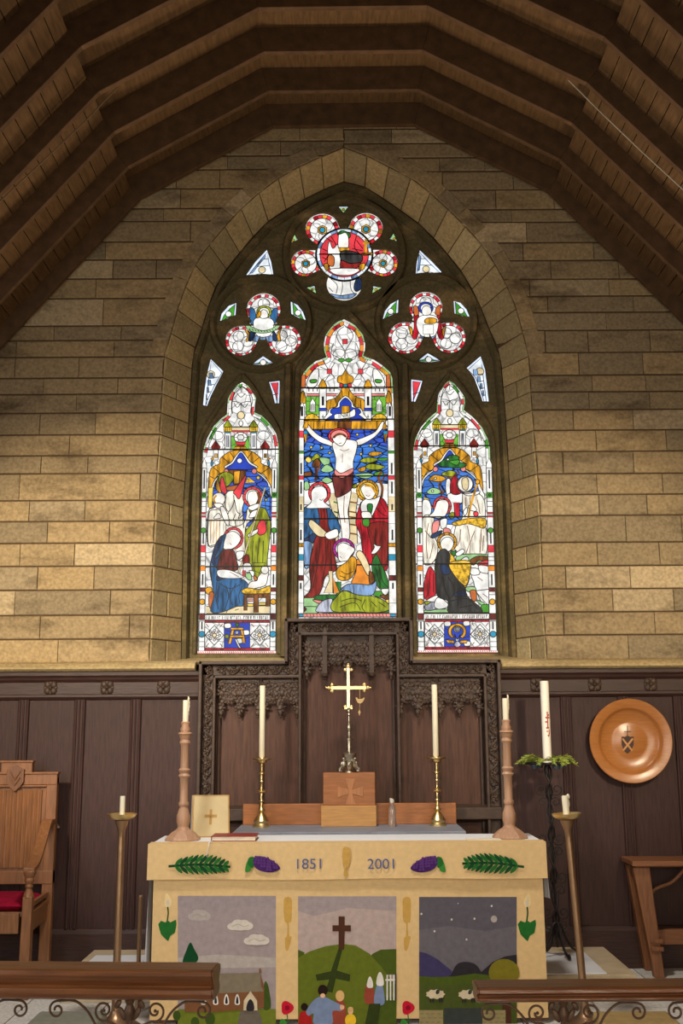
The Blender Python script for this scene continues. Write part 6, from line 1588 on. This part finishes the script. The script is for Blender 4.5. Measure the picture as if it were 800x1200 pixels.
# ------------------------------------------------------------------ chair (left)
ycb = -.28; xch = X(17.5, 960, ycb); hwC = X(66, 960, ycb)-xch; zbt, zsh = Z(20, 893, ycb), Z(60, 905, ycb)
ch = thing('sanctuary_chair', 'oak armchair with linenfold back and carved shield, left of the altar', 'chair', (xch, -.6, 0))
stepw = X(39, 900, ycb)-xch
zse = .52; yfr = -.86
m = MB()
for s in (-1, 1):
    xo = xch+s*hwC; xi = xo-s*.075
    m.box(min(xo, xi), max(xo, xi), ycb-.025, ycb+.03, 0 if False else .0, zsh-.03)
m.box(xch-hwC, xch+hwC, ycb-.03, ycb+.03, zsh-.085, zsh); m.box(xch-stepw, xch+stepw, ycb-.03, ycb+.03, zsh-.02, zbt)
m.box(xch-hwC, xch+hwC, ycb-.03, ycb+.03, zse+.10, zse+.19)
for z in (zsh-.012, ): m.box(xch-hwC-.008, xch+hwC+.008, ycb-.04, ycb+.035, z, z+.016)
m.box(xch-stepw-.008, xch+stepw+.008, ycb-.04, ycb+.035, zbt-.004, zbt+.012); m.box(xch-hwC+.07, xch+hwC-.07, ycb-.036, ycb, zsh-.10, zsh-.086)
bf = m.build('back_frame', M_CHAIR, ch, bevel=.005)
m = MB(); m.box(xch-hwC+.07, xch+hwC-.07, ycb-.008, ycb+.02, zse+.17, zsh-.08)
nf = 5
for k in range(nf):
    xk = xch-hwC+.11+(2*hwC-.22)*(k+.5)/nf; w = (2*hwC-.22)/nf*.44
    for d, h in ((-1, .6), (-.5, 1), (0, .75), (.5, 1), (1, .6)):
        m.tube([(xk+d*w, ycb-.012, zse+.21), (xk+d*w, ycb-.012, zsh-.12)], .013*h+.003, 8)
m.build('linenfold_panel', M_CHAIR, ch, True)
m = MB(); sx_, sz_ = X(18, 908, ycb-.05), Z(18, 908, ycb-.05); s = mpp(908, ycb)
m.prism([(sx_+a*s, sz_+b*s) for a, b in ((-10, 6), (-5, 8), (0, 11), (5, 8), (10, 6), (10, -8), (6, -14), (0, -19), (-6, -14), (-10, -8))], ycb-.055, ycb-.02)
m.tube([(sx_-6*s, ycb-.058, sz_+4*s), (sx_, ycb-.06, sz_-6*s), (sx_+6*s, ycb-.058, sz_+4*s)], .006, 6); m.tube([(sx_-6*s, ycb-.058, sz_-3*s), (sx_, ycb-.06, sz_-12*s), (sx_+6*s, ycb-.058, sz_-3*s)], .006, 6)
m.build('carved_shield', wood('shield_oak', (108, 68, 38), 0.45, 0.2), bf, bevel=.004)
m = MB(); m.box(xch-hwC+.02, xch+hwC-.02, yfr+.02, ycb, zse-.03, zse); m.box(xch-hwC+.06, xch+hwC-.06, yfr, yfr+.03, zse-.13, zse-.005); m.build('seat', M_CHAIR, ch, bevel=.004)
xpost = X(33, 1060, yfr)
hp = xpost-xch
zar = Z(33, 1016, yfr)
for s in (-1, 1):
    xp_ = xch+s*hp
    m = MB(); m.hexa([(xp_-.034, yfr-.034, 0), (xp_+.034, yfr-.034, 0), (xp_+.034, yfr+.034, 0), (xp_-.034, yfr+.034, 0)], [(xp_-.030, yfr-.030, zse+.10), (xp_+.030, yfr-.030, zse+.10), (xp_+.030, yfr+.030, zse+.10), (xp_-.030, yfr+.030, zse+.10)])
    hq = zar-.022-(zse+.09); m.lathe([(r_, h_*hq) for r_, h_ in ((.034, 0), (.033, .12), (.024, .24), (.018, .34), (.026, .42), (.020, .52), (.030, .60), (.032, .68), (.026, .74), (.036, .84), (.042, .92), (.042, 1.0), (0, 1.0))], (xp_, yfr, zse+.09), 16)
    m.build('leg', M_CHAIR, ch, True, bevel=.004)
    m = MB(); xo = xch+s*(hwC-.03); zt2 = Z(60, 962, ycb)
    pts = [(xp_, yfr-.03, zar-.015), (xp_, yfr+.04, zar-.008), (xp_+(xo-xp_)*.35, yfr+.16, zar+.03), (xp_+(xo-xp_)*.62, yfr+.30, zar+.13), (xp_+(xo-xp_)*.85, yfr+.43, zar+.24), (xo, ycb-.02, zt2)]
    pts = smooth_pts(pts, 4, False); n = len(pts); vs = []; fs = []
    for q in pts: vs += [(q[0]-.036, q[1], q[2]-.018), (q[0]+.036, q[1], q[2]-.018), (q[0]+.036, q[1], q[2]+.014), (q[0]-.036, q[1], q[2]+.014)]
    for i in range(n-1):
        for j in range(4): fs.append((i*4+j, i*4+(j+1) % 4, (i+1)*4+(j+1) % 4, (i+1)*4+j))
    fs += [(3, 2, 1, 0), tuple((n-1)*4+j for j in range(4))]; m.add(vs, fs); m.build('armrest', M_CHAIR, ch, bevel=.005)
    m = MB(); x0_, x1_ = sorted((xp_-.012*s, xp_+.012*s)); xo2 = xch+s*(hwC-.04)
    m.hexa([(xp_-.012, yfr, zse+.02), (xp_+.012, yfr, zse+.02), (xo2+.012, ycb, zse+.02), (xo2-.012, ycb, zse+.02)], [(xp_-.012, yfr, zse+.05), (xp_+.012, yfr, zse+.05), (xo2+.012, ycb, zse+.05), (xo2-.012, ycb, zse+.05)])
    m.hexa([(xp_-.012, yfr, zse-.13), (xp_+.012, yfr, zse-.13), (xo2+.012, ycb, zse-.13), (xo2-.012, ycb, zse-.13)], [(xp_-.012, yfr, zse-.01), (xp_+.012, yfr, zse-.01), (xo2+.012, ycb, zse-.01), (xo2-.012, ycb, zse-.01)])
    m.build('side_rail', M_CHAIR, ch, bevel=.003)
m = MB(); cw = hp-.04
n = 12; vs = []
M_CUSH = mat('crimson_velvet', (140, 16, 44), 0.9, 0, 0.25, 25, 0.4, 120, (1, 1, 1), 0.1, 0.0)
bmq = MB()
for j in range(n+1):
    for i in range(n+1):
        u, v = i/n*2-1, j/n*2-1; e = (1-abs(u)**6)*(1-abs(v)**6); vs.append((xch+u*cw, (yfr+ycb)/2-.02+v*.25, zse+.035+.04*e))
for j in range(n+1):
    for i in range(n+1):
        u, v = i/n*2-1, j/n*2-1; e = (1-abs(u)**6)*(1-abs(v)**6); vs.append((xch+u*cw, (yfr+ycb)/2-.02+v*.25, zse+.035-.034*min(1, e*3)))
N2 = (n+1)*(n+1)
fs = [(j*(n+1)+i, j*(n+1)+i+1, (j+1)*(n+1)+i+1, (j+1)*(n+1)+i) for j in range(n) for i in range(n)]
fs += [(N2+f[3], N2+f[2], N2+f[1], N2+f[0]) for f in fs]
for i in range(n):
    fs += [(i, i+1, N2+i+1, N2+i), (n*(n+1)+i, n*(n+1)+i+1, N2+n*(n+1)+i+1, N2+n*(n+1)+i), (i*(n+1), (i+1)*(n+1), N2+(i+1)*(n+1), N2+i*(n+1)), (i*(n+1)+n, (i+1)*(n+1)+n, N2+(i+1)*(n+1)+n, N2+i*(n+1)+n)]
m.add(vs, fs); tag(m.build('seat_cushion', M_CUSH, smooth=True, origin=(xch, (yfr+ycb)/2, zse)), 'crimson velvet cushion on the oak armchair seat', 'cushion')
# hook on the panelling
m = MB(); hx_, hz_ = at(67.5, 969, YP-.02); m.lathe([(0, 0), (.014, 0), (.014, .006), (0, .006)], (hx_, YP-.001, hz_), 12, 'y'); m.tube(smooth_pts([(hx_, YP-.004, hz_), (hx_, YP-.035, hz_-.004), (hx_+.004, YP-.042, hz_+.012), (hx_-.002, YP-.03, hz_+.022)], 4, False), .005, 7)
tag(m.build('wall_hook', M_SILV, smooth=True, origin=(hx_, YP, hz_)), 'small silver hook on the dark panelling beside the oak armchair', 'hook')

# ------------------------------------------------------------------ kneelers
for u0, u1, c, lb in ((46, 126, (112, 112, 98), 'long grey green kneeler on the floor left of the altar front'), (693, 782, (150, 124, 76), 'long tan kneeler on the floor right of the altar front')):
    y0, y1 = -2.06, -1.78; zk = Z((u0+u1)/2, 1184, y1); x0, x1 = X(u0, 1190, y1), X(u1, 1190, y1)
    kn = thing('kneeler', lb, 'kneeler', ((x0+x1)/2, (y0+y1)/2, 0), 'floor kneelers')
    m = MB(); m.box(x0+.012, x1-.012, y0+.012, y1-.012, 0, zk*.35); m.build('base', M_CHAIR, kn)
    m = MB(); m.box(x0, x1, y0, y1, zk*.35, zk); m.build('pad', mat('kneeler_%d' % u0, c, .95, 0, .12, 20, .3, 200), kn, bevel=.02)

# ------------------------------------------------------------------ communion rails
def comm_rail(xe, side, yr, zt_, tall, rz, label, ubr):
    L_ = 2.3; x0, x1 = (xe-L_, xe) if side < 0 else (xe, xe+L_)
    t = thing('communion_rail', label, 'altar rail', (xe, yr, 0), 'communion rails')
    h = tall
    prof_ = [(-.075, zt_-.004), (-.06, zt_), (.06, zt_), (.075, zt_-.004), (.08, zt_-.018), (.07, zt_-h*.30), (.052, zt_-h*.52), (.05, zt_-h*.58), (.064, zt_-h*.63), (.068, zt_-h*.78), (.058, zt_-h*.93), (.045, zt_-h),
             (-.045, zt_-h), (-.058, zt_-h*.93), (-.068, zt_-h*.78), (-.064, zt_-h*.63), (-.05, zt_-h*.58), (-.052, zt_-h*.52), (-.07, zt_-h*.30), (-.08, zt_-.018)]
    m = MB(); m.prism_x([(yr+a, b) for a, b in prof_], x0, x1); m.build('handrail', M_RAIL, t, bevel=.003)
    s0 = -side
    m = MB(); xx = (x1, x1+.006) if side < 0 else (x0-.006, x0)
    m.prism_x([(yr+a*.96, b*.5+.5*(zt_-h/2)+(b-(zt_-h/2))*.46) for a, b in prof_], *xx); m.build('end_cap', M_RAIL, t, bevel=.002)
    zb_ = zt_-h
    xs = [xe+side*ubr+side*k*.66 for k in range(4)]
    for xk in xs:
        if abs(xk-xe) > L_-.1: continue
        m = MB(); m.box(xk-.009, xk+.009, yr-.009, yr+.009, 0, zb_-.02); m.lathe([(0, 0), (.07, 0), (.07, .01), (.03, .03), (.015, .06), (0, .06)], (xk, yr, 0), 12); post = m.build('iron_post', M_IRON, t)
        m = MB(); m.lathe([(.010, -.16), (.016, -.15), (.020, -.135), (.020, -.12), (.012, -.105), (.010, -.08), (.018, -.06), (.020, -.045), (.012, -.025), (.018, -.012), (.018, 0), (0, 0)], (xk, yr, zb_), 10)
        for s in (-1, 1):
            m.ball((xk+s*.026, yr, zb_-.055), (.011, .008, .026), 8, 6, Matrix.Rotation(s*.5, 3, 'Y')); m.ball((xk+s*.042, yr, zb_-.024), (.010, .008, .018), 8, 6, Matrix.Rotation(-s*.6, 3, 'Y'))
        m.build('leaf_finial', M_IRON, post, True)
        for s in (-1, 1):
            m = MB()
            pts = [(xk+s*.03, yr, zb_-.13), (xk+s*.07, yr, zb_-.135), (xk+s*.115, yr, zb_-.10), (xk+s*.15, yr, zb_-.05), (xk+s*.19, yr, zb_-.018), (xk+s*.225, yr, zb_-.012)]
            m.tube(smooth_pts(pts, 5, False), .0045, 7)
            # outer curl
            cx, cz = xk+s*.262, zb_-.045
            m.tube([(xk+s*.205, yr, zb_-.012)]+[(cx+s*(.030-.023*i/28)*math.cos(1.57-8.2*i/28), yr, cz+(.030-.023*i/28)*math.sin(1.57-8.2*i/28)) for i in range(29)], .0042, 7)
            cx, cz = xk+s*.092, zb_-.046
            m.tube([(xk+s*.02, yr, zb_-.10), (xk+s*.05, yr, zb_-.092)]+[(cx+s*(.036-.028*i/30)*math.cos(-1.9+8.4*i/30), yr, cz+(.036-.028*i/30)*math.sin(-1.9+8.4*i/30)) for i in range(31)], .0042, 7)
            m.ball((cx, yr, cz), .006)
            pts = [(xk+s*.012, yr, zb_-.16), (xk+s*.05, yr, zb_-.185), (xk+s*.085, yr, zb_-.20), (xk+s*.10, yr, zb_-.235), (xk+s*.075, yr, zb_-.255), (xk+s*.055, yr, zb_-.235)]
            m.tube(smooth_pts(pts, 5, False), .0065, 7)
            m.build('iron_scroll', M_IRON, post, True)
    t.rotation_euler = (0, 0, rz)
    return t
yrL = -4.05; ztL = Z(200, 1131, yrL+.02)
hL = ztL-Z(200, 1173.5, yrL-.05)
comm_rail(X(252, 1150, yrL), -1, yrL, ztL, hL, R(-3.5), 'polished wooden communion rail on iron scrollwork, left of the gap', X(252, 1150, yrL)-X(151.5, 1150, yrL))
yrR = -4.05; ztR = Z(650, 1150.5, yrR+.02); hR = ztR-Z(650, 1175, yrR-.05)
comm_rail(X(558, 1160, yrR), 1, yrR, ztR, hR, R(0.4), 'polished wooden communion rail on iron scrollwork, right of the gap', X(659, 1160, yrR)-X(558, 1160, yrR))
# ------------------------------------------------------------------ light
def lamp(kind, name, loc, target, energy, color, **kw):
    d = bpy.data.lights.new(name, kind); d.energy = energy; d.color = color
    for k, v in kw.items(): setattr(d, k, v)
    o = bpy.data.objects.new(name, d); COL.objects.link(o); o.location = loc
    o.rotation_euler = (Vector(target)-Vector(loc)).to_track_quat('-Z', 'Y').to_euler(); return o
WARM = (1.0, 0.80, 0.52)
# chancel spot lamps washing the east wall below the roof
WARM = (1.0, 0.84, 0.60)
lamp('SPOT', 'wall_spot', (-2.6, -4.8, 3.4), (-1.85, 0, 2.35), 980, WARM, spot_size=R(44), spot_blend=0.75, shadow_soft_size=0.15)
lamp('SPOT', 'wall_spot', (2.6, -4.8, 3.4), (1.75, 0, 2.35), 600, WARM, spot_size=R(44), spot_blend=0.75, shadow_soft_size=0.15)
# added unseen spots, standing in for window daylight under the roof timbers
for s in (-1, 1):
    lamp('SPOT', 'roof_fill', (s*3.2, -0.45, 2.7), (s*0.6, -3.8, 6.0), 320, (1.0, 0.78, 0.55), spot_size=R(95), spot_blend=0.8, shadow_soft_size=0.2)
# spot added below the view, brightening the arch soffit as window daylight would
lamp('SPOT', 'arch_fill', (0.0, -5.4, 0.35), (0, 0, 5.0), 105, (1.0, 0.80, 0.50), spot_size=R(48), spot_blend=0.8, shadow_soft_size=0.15)
# unseen overhead spot added to whiten the altar linen and floor
lamp('SPOT', 'altar_fill', (-0.3, -3.3, 5.8), (-0.1, -1.3, 0.3), 800, (1.0, 0.94, 0.86), spot_size=R(64), spot_blend=0.7, shadow_soft_size=0.35)
# daylight from a side window on the left, added warm ambient fill behind the viewer
lamp('AREA', 'side_window_daylight', (-3.3, -5.2, 2.3), (0.6, -0.4, 0.8), 62, (0.92, 0.95, 1.0), shape='RECTANGLE', size=1.2, size_y=2.2, spread=R(120))
lamp('AREA', 'nave_fill', (0.8, -9.4, 2.0), (0.3, -2, 0.6), 62, (1.0, 0.86, 0.70), shape='RECTANGLE', size=4.0, size_y=1.6, spread=R(100))
w = bpy.data.worlds.new('world'); SC.world = w; w.use_nodes = True
bg = w.node_tree.nodes['Background']; bg.inputs[0].default_value = (0.9, 0.85, 0.75, 1); bg.inputs[1].default_value = 0.03
SC.view_settings.view_transform = 'Standard'; SC.view_settings.look = 'None'; SC.view_settings.exposure = 0.0; SC.view_settings.gamma = 1.0
SC.view_settings.use_curve_mapping = False
bpy.context.view_layer.update()
